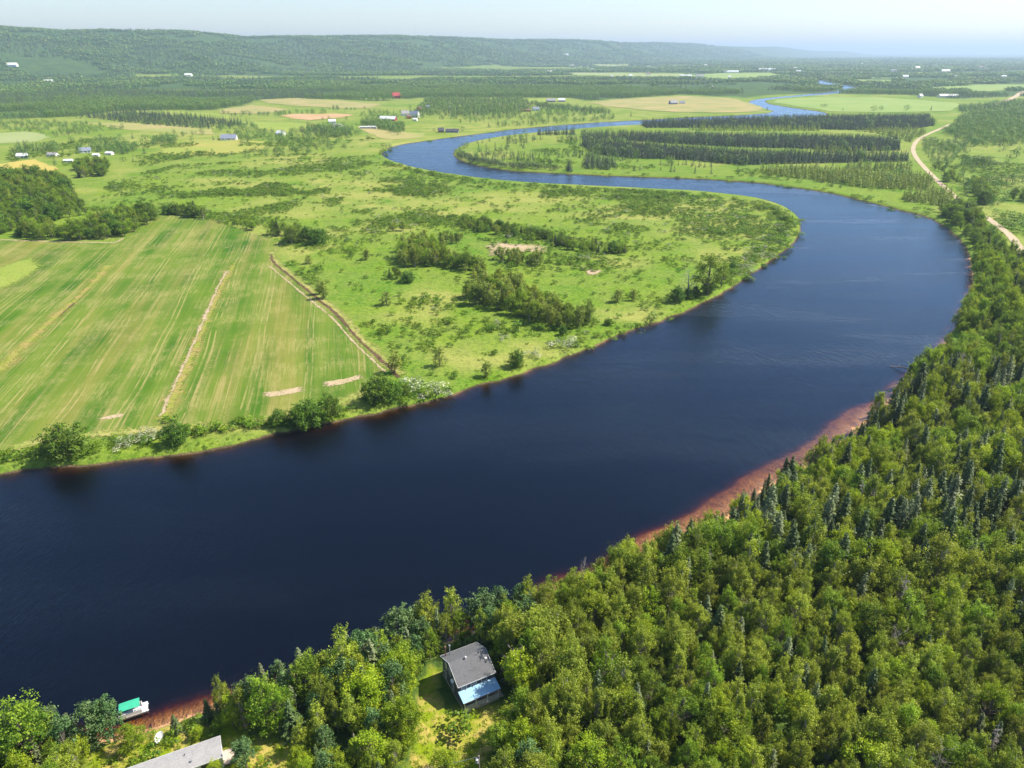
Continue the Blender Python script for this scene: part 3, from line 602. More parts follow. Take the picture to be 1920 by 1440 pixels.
def conifer(H, W, whorls, leaf, m, bark, dens=1.0, taper=1.0, dead=0, ragged=.2, droop=.25):
    pts = []; nor = []; tin = []; sz = []; segs = [((0, 0, -.3), .014 * H + .05, (0, 0, H * .98), .02)]
    for i in range(whorls):
        t = i / whorls; zb = H * (.10 + .88 * t); L = W * (1 - t) ** taper * rng.uniform(1 - ragged, 1 + ragged) + .18
        nb = int(rng.integers(5, 9)) if L > .5 else 4; ph = rng.uniform(0, 6.28)
        for j in range(nb):
            a = ph + 6.283 * j / nb + rng.normal() * .2; Lb = L * rng.uniform(.7, 1.12); k = max(3, int(Lb / leaf * 3.2 * dens)); s = rng.uniform(.12, 1, k) ** .8
            d = np.array([math.cos(a), math.sin(a)]); w = (rng.uniform(-1, 1, k)) * .30 * Lb * (1 - s * .65)
            zz_ = zb - droop * Lb * s + .10 * Lb * s ** 3
            q = np.c_[d[0] * s * Lb - d[1] * w, d[1] * s * Lb + d[0] * w, zz_ + rng.normal(size=k) * .05]
            pts.append(q); nor.append(np.c_[d[0] * .5 + rng.normal(size=k) * .35, d[1] * .5 + rng.normal(size=k) * .35, np.full(k, .9)])
            tin.append(np.clip(.25 + .55 * s + rng.normal(size=k) * .15, 0, 1)); sz.append(rng.uniform(.7, 1.3, k) * leaf)
            if dead or L > 1.2: segs.append(((0, 0, zb + .1), .03, (d[0] * Lb * .9, d[1] * Lb * .9, zb - droop * Lb * .8), .012))
    V, Fc = quads(np.concatenate(pts), np.concatenate(nor), np.concatenate(sz), 1.5)
    tv, tf = tubes_np(segs, 5 if len(segs) < 200 else 3)
    return arrmesh('crown', V, Fc, [m], np.concatenate(tin)), arrmesh('trunk', tv, tf, [bark])
def bare_tree(H, W, n_, conif=False):
    segs = [((0, 0, -.3), .022 * H, (0, 0, H * .5), .014 * H), ((0, 0, H * .5), .014 * H, (.02 * H, 0, H), .02)]; tw = []
    for i in range(n_):
        s = rng.uniform(.22, .95); a = rng.uniform(0, 6.28); L = W * (1.1 - s * (.9 if conif else .45)) * rng.uniform(.6, 1.1)
        up = rng.uniform(-.15, .15) if conif else rng.uniform(.5, 1.1); p0 = np.array([0, 0, H * s]); p1 = p0 + np.array([math.cos(a) * L, math.sin(a) * L, L * up])
        if p1[2] > H * 1.05: p1[2] = H * 1.02
        tw.append((p0, .010 * H * (1.1 - s), p1, .02))
        for _ in range(4):
            t = rng.uniform(.3, 1); q = p0 + (p1 - p0) * t; e = q + rng.normal(size=3) * .22 * L + [0, 0, .12 * L]; tw.append((q, .022, e, .010))
            for _ in range(2): q2 = q + (e - q) * rng.uniform(.4, 1); tw.append((q2, .013, q2 + rng.normal(size=3) * .13 * L, .007))
    tv, tf = tubes_np(segs, 6); bv, bf = tubes_np(tw, 3)
    return arrmesh('crown', bv, bf, [M['deadwood']]), arrmesh('trunk', tv, tf, [M['deadwood']])
def bush(Hh, W, n_, leaf, m, nc=8):
    C = np.c_[rng.normal(size=(nc, 2)) * W * .38, rng.uniform(.3, .75, nc) * Hh]; k = n_ // nc; pts = []; nor = []; tin = []
    for q in C:
        u = rng.normal(size=(k, 3)); u /= np.linalg.norm(u, axis=1)[:, None]; u[:, 2] = np.abs(u[:, 2]) * np.where(rng.random(k) < .8, 1, -1)
        pts.append(q + u * [W * .36, W * .36, Hh * .36] * rng.uniform(.5, 1, (k, 1))); nor.append(u + rng.normal(size=(k, 3)) * .5 + [0, 0, .3]); tin.append(np.clip(rng.uniform(.1, .9) + rng.normal(size=k) * .25, 0, 1))
    q = np.concatenate(pts); q[:, 2] = np.maximum(q[:, 2], .05)
    V, Fc = quads(q, np.concatenate(nor), leaf * rng.uniform(.6, 1.4, len(q)), 1.2)
    return arrmesh('shrub', V, Fc, [m], np.concatenate(tin))
def joined(name, crown, trunk):
    """one mesh with both for masses that read as one"""
    def get(me):
        V = np.empty(len(me.vertices) * 3, np.float32); me.vertices.foreach_get('co', V); L = np.empty(len(me.loops), np.int32); me.loops.foreach_get('vertex_index', L); return V.reshape(-1, 3), L.reshape(-1, 4)
    v1, f1 = get(crown); v2, f2 = get(trunk); ti = np.zeros(len(f1), np.float32); crown.attributes['tint'].data.foreach_get('value', ti) if 'tint' in crown.attributes else None
    return arrmesh(name, np.r_[v1, v2], np.r_[f1, f2 + len(v1)], [crown.materials[0], trunk.materials[0]], np.r_[ti, np.zeros(len(f2))], np.r_[np.zeros(len(f1), int), np.ones(len(f2), int)])
# near prototypes, nominal height 10 m each (scaled per tree)
PR = {
 'leafy': [leafy_tree(10, w, n_, 190, .215, M['leaf'], M['bark'], .18, .25, 1.3, .8) for w, n_ in ((2.6, 40), (3.2, 50), (2.2, 34), (3.6, 56), (2.8, 30))],
 'birch': [leafy_tree(10, w, n_, 185, .205, M['birch'], M['palebark'], lo, up, 1.7, cl) for w, n_, up, cl, lo in ((1.8, 34, .7, .62, .2), (2.3, 46, .45, .66, .22), (1.5, 26, .9, .58, .18), (2.7, 52, .35, .72, .28), (2.1, 32, .6, .68, .3), (1.6, 38, .6, .55, .12))],
 'bright': [leafy_tree(10, w, n_, 225, .215, M['bright'], M['bark'], .15, .2, 1.3, .8) for w, n_ in ((2.6, 36), (3.2, 44), (2.1, 28), (3.7, 46))],
 'spruce': [conifer(10, w, 30, .30, M['spruce'], M['bark'], 1.5, tp) for w, tp in ((2.3, 1.0), (1.9, .85), (2.7, 1.1))],
 'grey': [conifer(10, w, 24, .28, M['grey'], M['bark'], 1.1, .9, ragged=.35) for w in (2.0, 2.4, 1.7)],
 'pine': [leafy_tree(10, w, 36, 150, .26, M['pine'], M['bark'], .18, -.25, 1.5, .75) for w in (2.1, 2.6, 1.8)],
 'dead': [bare_tree(10, 2.6, 26), bare_tree(10, 1.6, 60, True), bare_tree(10, 2.0, 34)],
 'larch': [leafy_tree(8, w, 22, 90, .30, M['larch'], M['bark'], .08, .6, 1.6, .65) for w in (1.5, 1.9, 1.3)],
 'willow': [leafy_tree(7, 3.6, 26, 70, .42, M['willow'], M['bark'], .1)],
 'round': [leafy_tree(8, w, 44, 170, .36, M['round'], M['bark'], .02, 0, .8) for w in (3.9, 3.4, 3.6)],
}
def far_leafy(H, W, m, n_=110, leaf=1.2, low=.1):
    u = rng.normal(size=(n_, 3)); u /= np.linalg.norm(u, axis=1)[:, None]; lump = 1 + .30 * np.sin(u[:, 0] * 4.5 + rng.uniform(0, 6)) * np.sin(u[:, 1] * 4.5 + rng.uniform(0, 6)) + .16 * np.sin(u[:, 2] * 8 + u[:, 0] * 6 + rng.uniform(0, 6)); lump = lump * rng.uniform(.72, 1.0, n_) ** .5
    C = np.c_[u[:, 0] * W * lump, u[:, 1] * W * lump, H * (1 + low) / 2 + u[:, 2] * H * (1 - low) / 2 * lump] * 1.0
    V, Fc = quads(C, u + rng.normal(size=(n_, 3)) * .4, leaf * rng.uniform(.7, 1.3, n_), 1.2)
    tv, tf = tubes_np([((0, 0, -1), .25, (0, 0, H * .7), .12)], 3)
    tv2 = np.r_[V, tv]; k = len(V)
    return arrmesh('tree', tv2, np.r_[Fc, tf + k], [m, M['bark']], np.r_[np.clip(.5 + .3 * (lump - 1) / .28 + rng.normal(size=n_) * .2, 0, 1), np.zeros(len(tf))], np.r_[np.zeros(len(Fc), int), np.ones(len(tf), int)])
def far_conifer(H, W, m, wh=11, per=9, leaf=1.0):
    pts = []; nor = []
    for i in range(wh):
        t = (i + .3) / wh; r_ = W * (1 - t) + .15; k = max(3, int(per * (1 - t * .7))); a = rng.uniform(0, 6.28, k); rr_ = r_ * rng.uniform(.35, 1, k)
        pts.append(np.c_[np.cos(a) * rr_, np.sin(a) * rr_, H * (.06 + .93 * t) - rr_ * .3 + rng.normal(size=k) * .1]); nor.append(np.c_[np.cos(a), np.sin(a), np.full(k, .7)] + rng.normal(size=(k, 3)) * .25)
    C = np.concatenate(pts); V, Fc = quads(C, np.concatenate(nor), leaf * rng.uniform(.7, 1.2, len(C)) * (1.15 - C[:, 2] / H * .6), 1.3)
    tv, tf = tubes_np([((0, 0, -1), .2, (0, 0, H * .97), .03)], 3); k = len(V)
    return arrmesh('tree', np.r_[V, tv], np.r_[Fc, tf + k], [m, M['bark']], np.r_[rng.uniform(0, 1, len(Fc)), np.zeros(len(tf))], np.r_[np.zeros(len(Fc), int), np.ones(len(tf), int)])
def _later(): pass
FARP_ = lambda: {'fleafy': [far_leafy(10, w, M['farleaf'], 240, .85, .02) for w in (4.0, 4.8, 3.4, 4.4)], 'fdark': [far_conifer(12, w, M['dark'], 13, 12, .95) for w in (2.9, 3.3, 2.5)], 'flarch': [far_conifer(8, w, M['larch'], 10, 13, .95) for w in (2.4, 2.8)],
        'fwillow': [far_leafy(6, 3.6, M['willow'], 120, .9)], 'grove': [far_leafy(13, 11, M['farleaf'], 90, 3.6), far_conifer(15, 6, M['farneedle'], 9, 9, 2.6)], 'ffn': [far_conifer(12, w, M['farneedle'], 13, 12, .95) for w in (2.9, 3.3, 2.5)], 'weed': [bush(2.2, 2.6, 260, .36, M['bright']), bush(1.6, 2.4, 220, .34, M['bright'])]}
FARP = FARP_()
SHR = [bush(2.2, 2.6, 260, .36, M['shrub']), bush(1.6, 2.4, 220, .34, M['shrub']), bush(2.6, 2.2, 260, .36, M['shrub'])]
SHB = [bush(2.4, 3.0, 420, .30, M['blossom'], 9)]
WIL = [bush(2.2, 2.6, 260, .36, M['willow'])]
ALL = []; IDX = {}
stuffcol = bpy.data.collections.new('foliage_sources')
def reg(key, meshes):
    IDX[key] = []
    for me in meshes:
        o = bpy.data.objects.new('src_%03d' % len(ALL), me); stuffcol.objects.link(o); IDX[key].append(len(ALL)); ALL.append(me)
for k_, v_ in PR.items():
    reg(k_, [joined(k_ + '_tree', c_, t_) for c_, t_ in v_])
for k_, v_ in FARP.items(): reg(k_, v_)
reg('shrub', SHR); reg('blossom', SHB); reg('wshrub', WIL)

_ng = None
def gn_tree():
    global _ng
    if _ng: return _ng
    g = bpy.data.node_groups.new('scatter', 'GeometryNodeTree'); g.interface.new_socket('Geometry', in_out='INPUT', socket_type='NodeSocketGeometry'); g.interface.new_socket('Geometry', in_out='OUTPUT', socket_type='NodeSocketGeometry')
    i = g.nodes.new('NodeGroupInput'); o = g.nodes.new('NodeGroupOutput'); m2 = g.nodes.new('GeometryNodeMeshToPoints'); ins = g.nodes.new('GeometryNodeInstanceOnPoints')
    ci = g.nodes.new('GeometryNodeCollectionInfo'); ci.inputs['Collection'].default_value = stuffcol; ci.inputs['Separate Children'].default_value = True; ci.inputs['Reset Children'].default_value = True
    def na(nm, t):
        a = g.nodes.new('GeometryNodeInputNamedAttribute'); a.data_type = t; a.inputs['Name'].default_value = nm; return a.outputs['Attribute']
    L = g.links.new
    L(i.outputs[0], m2.inputs['Mesh']); L(m2.outputs[0], ins.inputs['Points']); L(ci.outputs[0], ins.inputs['Instance']); ins.inputs['Pick Instance'].default_value = True
    L(na('idx', 'INT'), ins.inputs['Instance Index']); L(na('rot', 'FLOAT_VECTOR'), ins.inputs['Rotation']); L(na('scl', 'FLOAT_VECTOR'), ins.inputs['Scale']); L(ins.outputs[0], o.inputs[0])
    _ng = g; return g
def stuff(name, label, T):
    """T rows: x y z idx rot sxy sz"""
    T = np.array(T, float); me = bpy.data.meshes.new(name); me.vertices.add(len(T)); me.vertices.foreach_set('co', T[:, :3].astype(np.float32).ravel())
    a = me.attributes.new('idx', 'INT', 'POINT'); a.data.foreach_set('value', T[:, 3].astype(np.int32))
    a = me.attributes.new('rot', 'FLOAT_VECTOR', 'POINT'); a.data.foreach_set('vector', np.c_[rng.normal(size=len(T)) * .03, rng.normal(size=len(T)) * .03, T[:, 4]].astype(np.float32).ravel())
    a = me.attributes.new('scl', 'FLOAT_VECTOR', 'POINT'); a.data.foreach_set('vector', np.c_[T[:, 5], T[:, 5], T[:, 6]].astype(np.float32).ravel())
    o = link(name, me); md = o.modifiers.new('scatter', 'NODES'); md.node_group = gn_tree(); o['kind'] = 'stuff'; o['label'] = label; o['category'] = label.split()[-1] if False else name.replace('_', ' '); return o

def scatter(poly, sp, jit=.42):
    x0, y0 = poly.min(0); x1, y1 = poly.max(0); nx = int((x1 - x0) / sp) + 2; ny = int((y1 - y0) / (sp * .87)) + 2
    i, j = np.meshgrid(np.arange(nx), np.arange(ny)); x = x0 + (i + (j % 2) * .5) * sp; y = y0 + j * sp * .87
    x = (x + rng.uniform(-jit, jit, x.shape) * sp).ravel(); y = (y + rng.uniform(-jit, jit, y.shape) * sp).ravel(); k = inpoly(x, y, poly); return x[k], y[k]

# rows collected as (x, y, z, kind, scale_xy, scale_z, place)
TREES = []
def add(x, y, kind, H, wid=1.0, zone='', z=None, label=None, var=None):
    nom = {'larch': 8, 'willow': 7, 'round': 8, 'shrub': 2.2, 'blossom': 2.4, 'wshrub': 2.2, 'fdark': 12, 'flarch': 8, 'fwillow': 6}.get(kind, 10)
    s = H / nom; TREES.append(dict(x=x, y=y, z=z, k=kind, s=s * wid, sz=s, zone=zone, label=label, H=H, v=var))

# near forest
nx_, ny_ = scatter(NEAR, 3.45)
h_, sd_, side_ = height(nx_, ny_, True)
qx, qy = Q(nx_, ny_, 3.0)
roadw = smooth_line([P(a, b_) for a, b_ in ROAD], lambda d: 8)
dr_ = np.min(np.hypot(nx_[:, None] - roadw[None, :, 0], ny_[:, None] - roadw[None, :, 1]), axis=1)
dist = np.hypot(nx_, ny_)
hl_x = (nx_ - HOUSE[0]) * math.cos(R(28.5)) + (ny_ - HOUSE[1]) * math.sin(R(28.5)); hl_y = -(nx_ - HOUSE[0]) * math.sin(R(28.5)) + (ny_ - HOUSE[1]) * math.cos(R(28.5))
keep = (sd_ > np.where((qx > 1120) & (qy > 720), 3.2, 1.6)) & (qx > -130) & (qx < 2060) & (qy < 1620) & (dr_ > 7) & ~inpoly(nx_, ny_, CLEAR) & ~inpoly(nx_, ny_, YARD2) & ~((np.abs(hl_x) < 5.6) & (hl_y > -9) & (hl_y < 6.2)) & (dist > 66)
keep &= (dist < 190) | (rng.random(len(nx_)) < .72) ; keep &= (dist < 300) | (rng.random(len(nx_)) < .7)
KEEPVIEW = [np.array(q, float) for q in ([(796, 1248), (835, 1243), (872, 1340), (940, 1322), (945, 1350), (905, 1400), (880, 1445), (806, 1445), (786, 1350)], [(818, 1225), (895, 1200), (945, 1290), (930, 1320), (872, 1342)],
            [(232, 1445), (415, 1372), (430, 1445)], [(222, 1315), (278, 1308), (280, 1335), (226, 1350)], [(285, 1350), (310, 1350), (310, 1385), (285, 1385)], [(880, 1405), (905, 1405), (905, 1450), (880, 1450)], [(290, 1340), (335, 1322), (345, 1345), (300, 1352)])]
def blocked(x, y, z, H):
    for f in (.15, .4, .65, .9, 1.02):
        a, b_ = Q(x, y, z + H * f); w = 0 if f > 1 else 16
        for poly in KEEPVIEW:
            if inpoly([a - w, a, a + w], [b_] * 3, poly).any(): return True
    return False
for x_, y_, z_, a_, b_, s_ in zip(nx_[keep], ny_[keep], h_[keep], qx[keep], qy[keep], sd_[keep]):
    u = rng.random(); nz = float(vnoise(x_, y_, 16, 2)); nz2 = float(vnoise(x_, y_, 9, 4)); edge = s_ < 9
    if b_ < 700:                                   # far part of the wood: leafy
        k_ = 'leafy' if u < .66 else 'bright' if u < .80 else 'birch' if u < .93 else 'grey' if u < .97 else 'spruce'; H_ = rng.uniform(7.5, 11.5)
    if rng.random() < .04: continue
    if b_ >= 700 and a_ > 1250 and s_ < 13 and u < .6: k_ = 'grey' if rng.random() < .4 else 'spruce'; H_ = rng.uniform(8, 12.5)
    elif b_ < 700: pass
    elif a_ > 1380 and b_ < 1120:                  # spruce belt
        ps = .46 if nz > .42 else .16
        if u < ps: k_ = 'grey' if rng.random() < .45 else 'spruce'; H_ = rng.uniform(8.5, 14)
        elif u < .99: k_ = ['leafy', 'birch', 'bright'][int(nz2 * 2.99)]; H_ = rng.uniform(7.5, 11.5)
        else: k_ = 'dead'; H_ = rng.uniform(7, 12)
    elif a_ > 1020:                                # olive young birch wood
        k_ = 'birch' if u < .72 else 'leafy' if u < .87 else 'bright' if u < .92 else 'spruce' if u < .955 else 'grey' if u < .985 else 'dead'; H_ = rng.uniform(7.5, 11.5) * (1.08 if k_ in ('spruce', 'grey') else 1)
    else:                                          # round the cottage
        if edge: k_ = 'pine' if u < .32 else 'grey' if u < .56 else 'leafy' if u < .70 else 'birch' if u < .90 else 'spruce'; H_ = rng.uniform(9, 13.5)
        else: k_ = 'bright' if u < .28 else 'leafy' if u < .48 else 'birch' if u < .76 else 'pine' if u < .86 else 'grey' if u < .94 else 'spruce'; H_ = rng.uniform(7.5, 12)
    if b_ > 1400 and a_ < 1100: H_ *= .8
    H_ *= .80 + .40 * float(vnoise(x_, y_, 47, 3))
    H_ *= (.82 + .36 * nz) * rng.uniform(.85, 1.12)
    if blocked(x_, y_, z_, H_): continue
    if s_ < 6: H_ *= .85
    add(x_, y_, k_, H_ * 1.12, rng.uniform(.72, 1.05), 'wood', z_)
# understorey at the edges and in the yards
for poly, sp, pr in ((YARD2, 4.2, .55), (CLEAR, 4.5, .10)):
    x_, y_ = scatter(poly, sp); z_, s2_, _ = height(x_, y_, True)
    lx = (x_ + 58) * math.cos(R(25.5)) + (y_ - 84) * math.sin(R(25.5)); ly = -(x_ + 58) * math.sin(R(25.5)) + (y_ - 84) * math.cos(R(25.5))
    hx_ = (x_ - HOUSE[0]) * math.cos(R(28.5)) + (y_ - HOUSE[1]) * math.sin(R(28.5)); hy_ = -(x_ - HOUSE[0]) * math.sin(R(28.5)) + (y_ - HOUSE[1]) * math.cos(R(28.5))
    for a, b_, c_, l1, l2, h1, h2, s2 in zip(x_, y_, z_, lx, ly, hx_, hy_, s2_):
        if s2 < 1.5 or rng.random() > pr or (-20 < l1 < 9.5 and -9 < l2 < 4.5) or (abs(h1) < 5.2 and -9 < h2 < 5.5): continue
        add(a, b_, 'shrub', rng.uniform(1.0, 2.4), rng.uniform(.8, 1.3), 'yard', c_)

# hand-placed trees near the camera (pixel of the foot, height)
def put(px, py, kind, H, wid=1.0, label=None, zone='', zg=2.8, var=None):
    x, y = P(px, py, zg); add(x, y, kind, H, wid, zone, None, label, var)
put(62, 1435, 'leafy', 16.5, 1.1, 'tall full yellow-green tree in the lower left corner, nearest the left edge')
put(10, 1460, 'leafy', 11.5, 1.0, 'yellow-green tree cut by the left edge of the photo at the bottom')
put(112, 1392, 'pine', 11, .9, 'slim feathery pine just right of the big corner tree, dark river behind it')
put(180, 1392, 'pine', 12, .95, 'feathery pine left of the moored pontoon boat, farther of two from it')
put(212, 1378, 'pine', 12.5, .85, 'tall thin-trunked pine standing right beside the pontoon boat')
put(150, 1430, 'bright', 7.0, 1.1, 'low bright green bushy tree below the two pines left of the boat')
put(248, 1398, 'bright', 6.5, 1.1, 'bright green tree in front of the pontoon boat')
put(330, 1365, 'spruce', 5.0, 1.1, 'small round spruce on the sandy bank right of the white dish')
put(392, 1345, 'spruce', 6.5, .9, 'small spruce at the water edge right of the sandy bank')
put(412, 1345, 'grey', 6.8, 1.1, 'pale lichened spruce beside the bright tree above the mobile home')
put(437, 1355, 'bright', 8.0, 1.1, 'bright yellow-green tree above the end of the mobile home')
put(463, 1440, 'pine', 7.5, 1.1, 'grey-green young pine just right of the mobile home')
put(372, 1380, 'bright', 3.2, 1.2, 'small bright bushy tree on the yellow lawn above the mobile home')
put(410, 1460, 'bright', 4.5, 1.2, 'green sapling against the white wall of the mobile home')
put(514, 1455, 'shrub', 3.0, 1.2, None, 'yard')
put(568, 1278, 'grey', 11.5, 1.0, 'silver-grey pointed spruce standing alone above the river edge left of the cottage')
put(525, 1290, 'pine', 9.0, .9, 'green feathery tree left of the silver-grey spruce by the river')
put(655, 1240, 'grey', 11, .9, 'pointed lichened spruce by the river, upper left of the cottage')
put(708, 1222, 'grey', 10, .85, 'slim lichened spruce by the river, next but one right of the silver-grey one')
put(752, 1205, 'pine', 13, 1.1, 'tall feathery grey-green tree at the river edge up-left of the cottage')
put(800, 1190, 'birch', 13, 1.0, 'tall pale-leaved tree at the river edge directly above the cottage')
put(848, 1180, 'birch', 13.5, 1.0, 'tallest pale feathery tree on the river edge above the cottage roof')
put(905, 1180, 'pine', 13, 1.2, 'full dark green pine at the river edge up-right of the cottage')
put(935, 1165, 'pine', 12, 1.0, 'dark blue-green pine right of the fullest pine above the cottage')
put(965, 1260, 'birch', 14, 1.25, 'yellow-green tree with bare white trunks just right of the cottage')
put(948, 1232, 'birch', 13.5, 1.0, 'tall olive tree shading the right side of the cottage roof')
put(1000, 1255, 'birch', 14.5, 1.2, 'second yellow-green white-trunked tree right of the cottage')
put(1040, 1235, 'birch', 13, 1.2, 'third white-trunked yellow-green tree, two along from the cottage')
put(778, 1238, 'pine', 8.5, .9, 'feathery pine at the upper left corner of the cottage lawn')
put(806, 1226, 'leafy', 8.5, .9, 'green tree filling the gap up-left of the cottage roof')
put(836, 1207, 'birch', 9.5, .9, 'olive tree right behind the stove pipes of the cottage')
put(866, 1200, 'leafy', 8.5, .9, 'green tree behind the middle of the cottage roof')
put(962, 1295, 'dead', 11, 1.0, 'bare white forked trunks right beside the cottage', var=0)
put(1010, 1270, 'dead', 11, .8, 'thin bare white trunks between the pale green trees right of the cottage', var=2)
put(1098, 1160, 'bright', 13.5, .85, 'tallest brilliant green tree against the dark river above the red shallows')
put(1110, 1195, 'bright', 11, 1.0, 'brilliant green tree just below the tallest brilliant one')
put(1092, 1120, 'dead', 12.5, .5, 'dead forked snag poking up over the river left of the red shallows', var=2)
put(1062, 1130, 'grey', 9, 1.0, 'grey-green spruce left of the brilliant green tree')
put(1172, 1110, 'grey', 11, 1.0, 'pale grey spruce in front of the red sandy shallows')
put(1150, 1120, 'birch', 9.5, 1.0, 'thin russet-tinged tree left of the pale grey spruce by the red shallows')
put(1395, 960, 'dead', 9.5, .7, 'slim grey dead spruce standing over the red shallows', var=1)
put(1310, 1070, 'leafy', 13.5, 1.0, 'full green double-crowned tree at the right end of the red shallows')
put(1350, 1065, 'leafy', 14, 1.0, 'rounded pale green tree right of the double-crowned one by the shallows')
put(1650, 768, 'spruce', 9.5, .7, 'lone dark slender spruce rising over the sandy shore')
put(1535, 1030, 'dead', 10, 1.4, 'spreading bare white-twigged dead tree in the middle of the right-hand wood', var=0)
put(1557, 1285, 'dead', 9, 1.2, 'silvery dead spruce in the dark gap of the lower right wood', var=1)
put(1755, 1360, 'dead', 7, 1.2, 'small bare dead tree in the lower right wood', var=0)
put(1042, 1395, 'pine', 6.5, 1.0, 'small blue-green spruce-like tree below right of the cottage')
put(1610, 1470, 'bright', 11, 1.2, 'bright green broad tree at the bottom edge right of centre')
put(860, 1372, 'shrub', 3.2, 1.2, None, 'yard')
put(905, 1215, 'birch', 10.5, .9, 'olive tree rising directly behind the cottage roof')
put(690, 1345, 'bright', 12.5, 1.1, 'large bright green maple-like tree left of the cottage lawn')
put(745, 1300, 'bright', 11.5, 1.1, 'bright green round tree touching the upper left of the cottage lawn')
put(752, 1395, 'bright', 10, 1.1, 'bright green tree at the lower left rim of the cottage lawn')
put(700, 1450, 'bright', 10, 1.2, 'deep green glossy tree at the bottom edge left of the lawn')
put(945, 1420, 'leafy', 8.5, 1.25, 'round green tree below the cottage at the right rim of the lawn')
put(960, 1370, 'birch', 6.5, 1.1, 'olive bushy tree between the cottage steps and the round green tree')
put(835, 1465, 'bright', 6.5, 1.3, 'low bright tree at the bottom of the cottage lawn')
put(990, 1312, 'bright', 5.5, 1.0, 'bright green sapling at the right corner of the porch')
# meadow and bank individuals (ground z LAND)
def pm(px, py, kind, H, wid=1.0, label=None, zone='', var=None): put(px, py, kind, H, wid, label, zone, LAND, var)
pm(126, 854, 'round', 11.0, 1.12, 'round dark green tree alone on the grassy bank at far left of the field')
pm(332, 832, 'round', 7.9, 1.01, 'dark round tree on the bank at the foot of the weedy strip')
pm(319, 789, 'shrub', 2.6, 1.2, None, 'bank')
pm(524, 797, 'round', 5.9, 1.01, 'smallest of the dark rounded trees on the bank below the crop field')
pm(560, 798, 'round', 8.5, 1.01, 'left lobe of the dark tree clump on the bank below the crop field')
pm(585, 790, 'round', 9.2, 1.12, 'middle of the dark tree clump on the bank below the crop field')
pm(620, 780, 'round', 7.9, 1.01, 'right end of the dark tree clump on the bank below the crop field')
pm(708, 754, 'round', 9.8, 1.12, 'big rounded dark tree where the ditch meets the river bank')
pm(735, 750, 'round', 8.3, 1.01, 'rounded tree touching the big one at the river end of the ditch')
pm(760, 744, 'round', 4.9, 0.90, 'small dark bushy tree right of the big pair by the ditch end')
pm(741, 698, 'larch', 9.8, 1.21, 'pointed tree at the lower end of the ditch')
pm(825, 686, 'larch', 7.8, 1.32, 'pointed tree alone in the meadow right of the ditch end')
pm(912, 706, 'larch', 6.7, 1.65, 'pale bushy sapling nearest the river in the dry grass')
pm(968, 687, 'round', 7.1, 0.90, 'dark green tree on the bank beside the white-flowering bush')
pm(997, 668, 'blossom', 3.0, 1.2, 'white-flowering bush beside the dark tree on the near bank')
pm(944, 637, 'blossom', 2.4, 1.1, 'lone grey-white flowering bush in the middle of the meadow')
pm(1060, 648, 'blossom', 4.0, 1.6, 'large mauve-grey flowering bush on the bank right of centre')
pm(795, 728, 'blossom', 4.0, 1.8, 'biggest white-flowering bush on the bank right of the dark pair')
pm(812, 742, 'blossom', 3.4, 1.5, 'white-flecked bush just below the biggest flowering bush')
pm(1056, 628, 'round', 4.4, 0.90, 'small dark round bush-tree on the bank below the larch stand')
pm(1140, 609, 'round', 3.4, 1.01, 'tiny dark round tree on the bank right of the larch stand')
pm(1158, 566, 'larch', 7.1, 1.87, 'dark bushy tree alone in the meadow left of the big willow')
pm(1187, 563, 'larch', 6.4, 1.43, 'slimmer of the two lone meadow trees left of the big willow')
pm(1326, 553, 'leafy', 22, 1.25, 'great spreading willow-green tree on the bank at the river bend')
pm(1352, 538, 'leafy', 14, 1.1, 'lower right half of the great tree clump at the river bend')
pm(1288, 558, 'dead', 15, 1.4, 'pale half-bare tree in front of the great bank tree', var=0)
pm(1268, 566, 'round', 7.9, 1.01, 'dark bush-tree at the left foot of the pale half-bare tree')
pm(1290, 560, 'round', 5.5, 0.90, 'low green tree right under the pale half-bare tree')
pm(1304, 556, 'round', 5.5, 0.90, 'dark low tree between the pale tree and the great tree')
pm(1326, 550, 'round', 6.1, 1.01, 'dark low tree at the foot of the great bank tree')
pm(1373, 508, 'round', 5.1, 0.90, 'dark round tree right of the great tree on the bank')
pm(687, 487, 'larch', 7.1, 1.54, 'dark conical tree in the left of the bright meadow')
pm(725, 571, 'larch', 6.9, 1.65, 'dark conical tree in the middle of the bright meadow')
pm(600, 552, 'larch', 8.0, 1.32, 'upper of the two trees leaning over the ditch')
pm(608, 560, 'larch', 9.8, 1.32, 'lower of the two trees leaning over the ditch')
pm(756, 432, 'larch', 8.6, 1.43, 'dark tree at the top edge of the bright meadow')
pm(737, 433, 'larch', 5.8, 1.76, 'olive bush left of the dark tree on the meadow top edge')
pm(730, 514, 'shrub', 3, 1.2, None, 'meadow'); pm(548, 498, 'shrub', 3.2, 1.2, None, 'meadow'); pm(580, 494, 'larch', 5.2, 1.76, 'bushy olive sapling right of the field corner')
pm(516, 440, 'leafy', 12, .9, 'tallest tree of the clump at the field corner')
pm(1258, 322, 'fdark', 9, 1.2, 'left of three lone spruces on the far green bank')
pm(1264, 322, 'fdark', 7, 1.3, 'lower spruce touching the left lone one on the far bank')
pm(1303, 325, 'fdark', 9.5, 1.1, 'middle of three lone spruces on the far green bank')
pm(1333, 326, 'fdark', 8.5, 1.3, 'right of three lone spruces on the far green bank')
pm(1383, 321, 'fdark', 9, 1.0, 'small lone spruce left of the pale larch strip')
pm(1384, 326, 'fdark', 5, 1.0, 'tiny spruce below the small lone one left of the larch strip')
pm(1189, 320, 'fdark', 7, 1.8, 'dark bushy spruce on the far bank, left of a twin'); pm(1200, 319, 'fdark', 7, 1.6, 'dark bushy spruce on the far bank, right of a twin'); pm(1239, 319, 'fdark', 4.5, 1.6, 'low dark bush-spruce between the twin and the lone spruces')
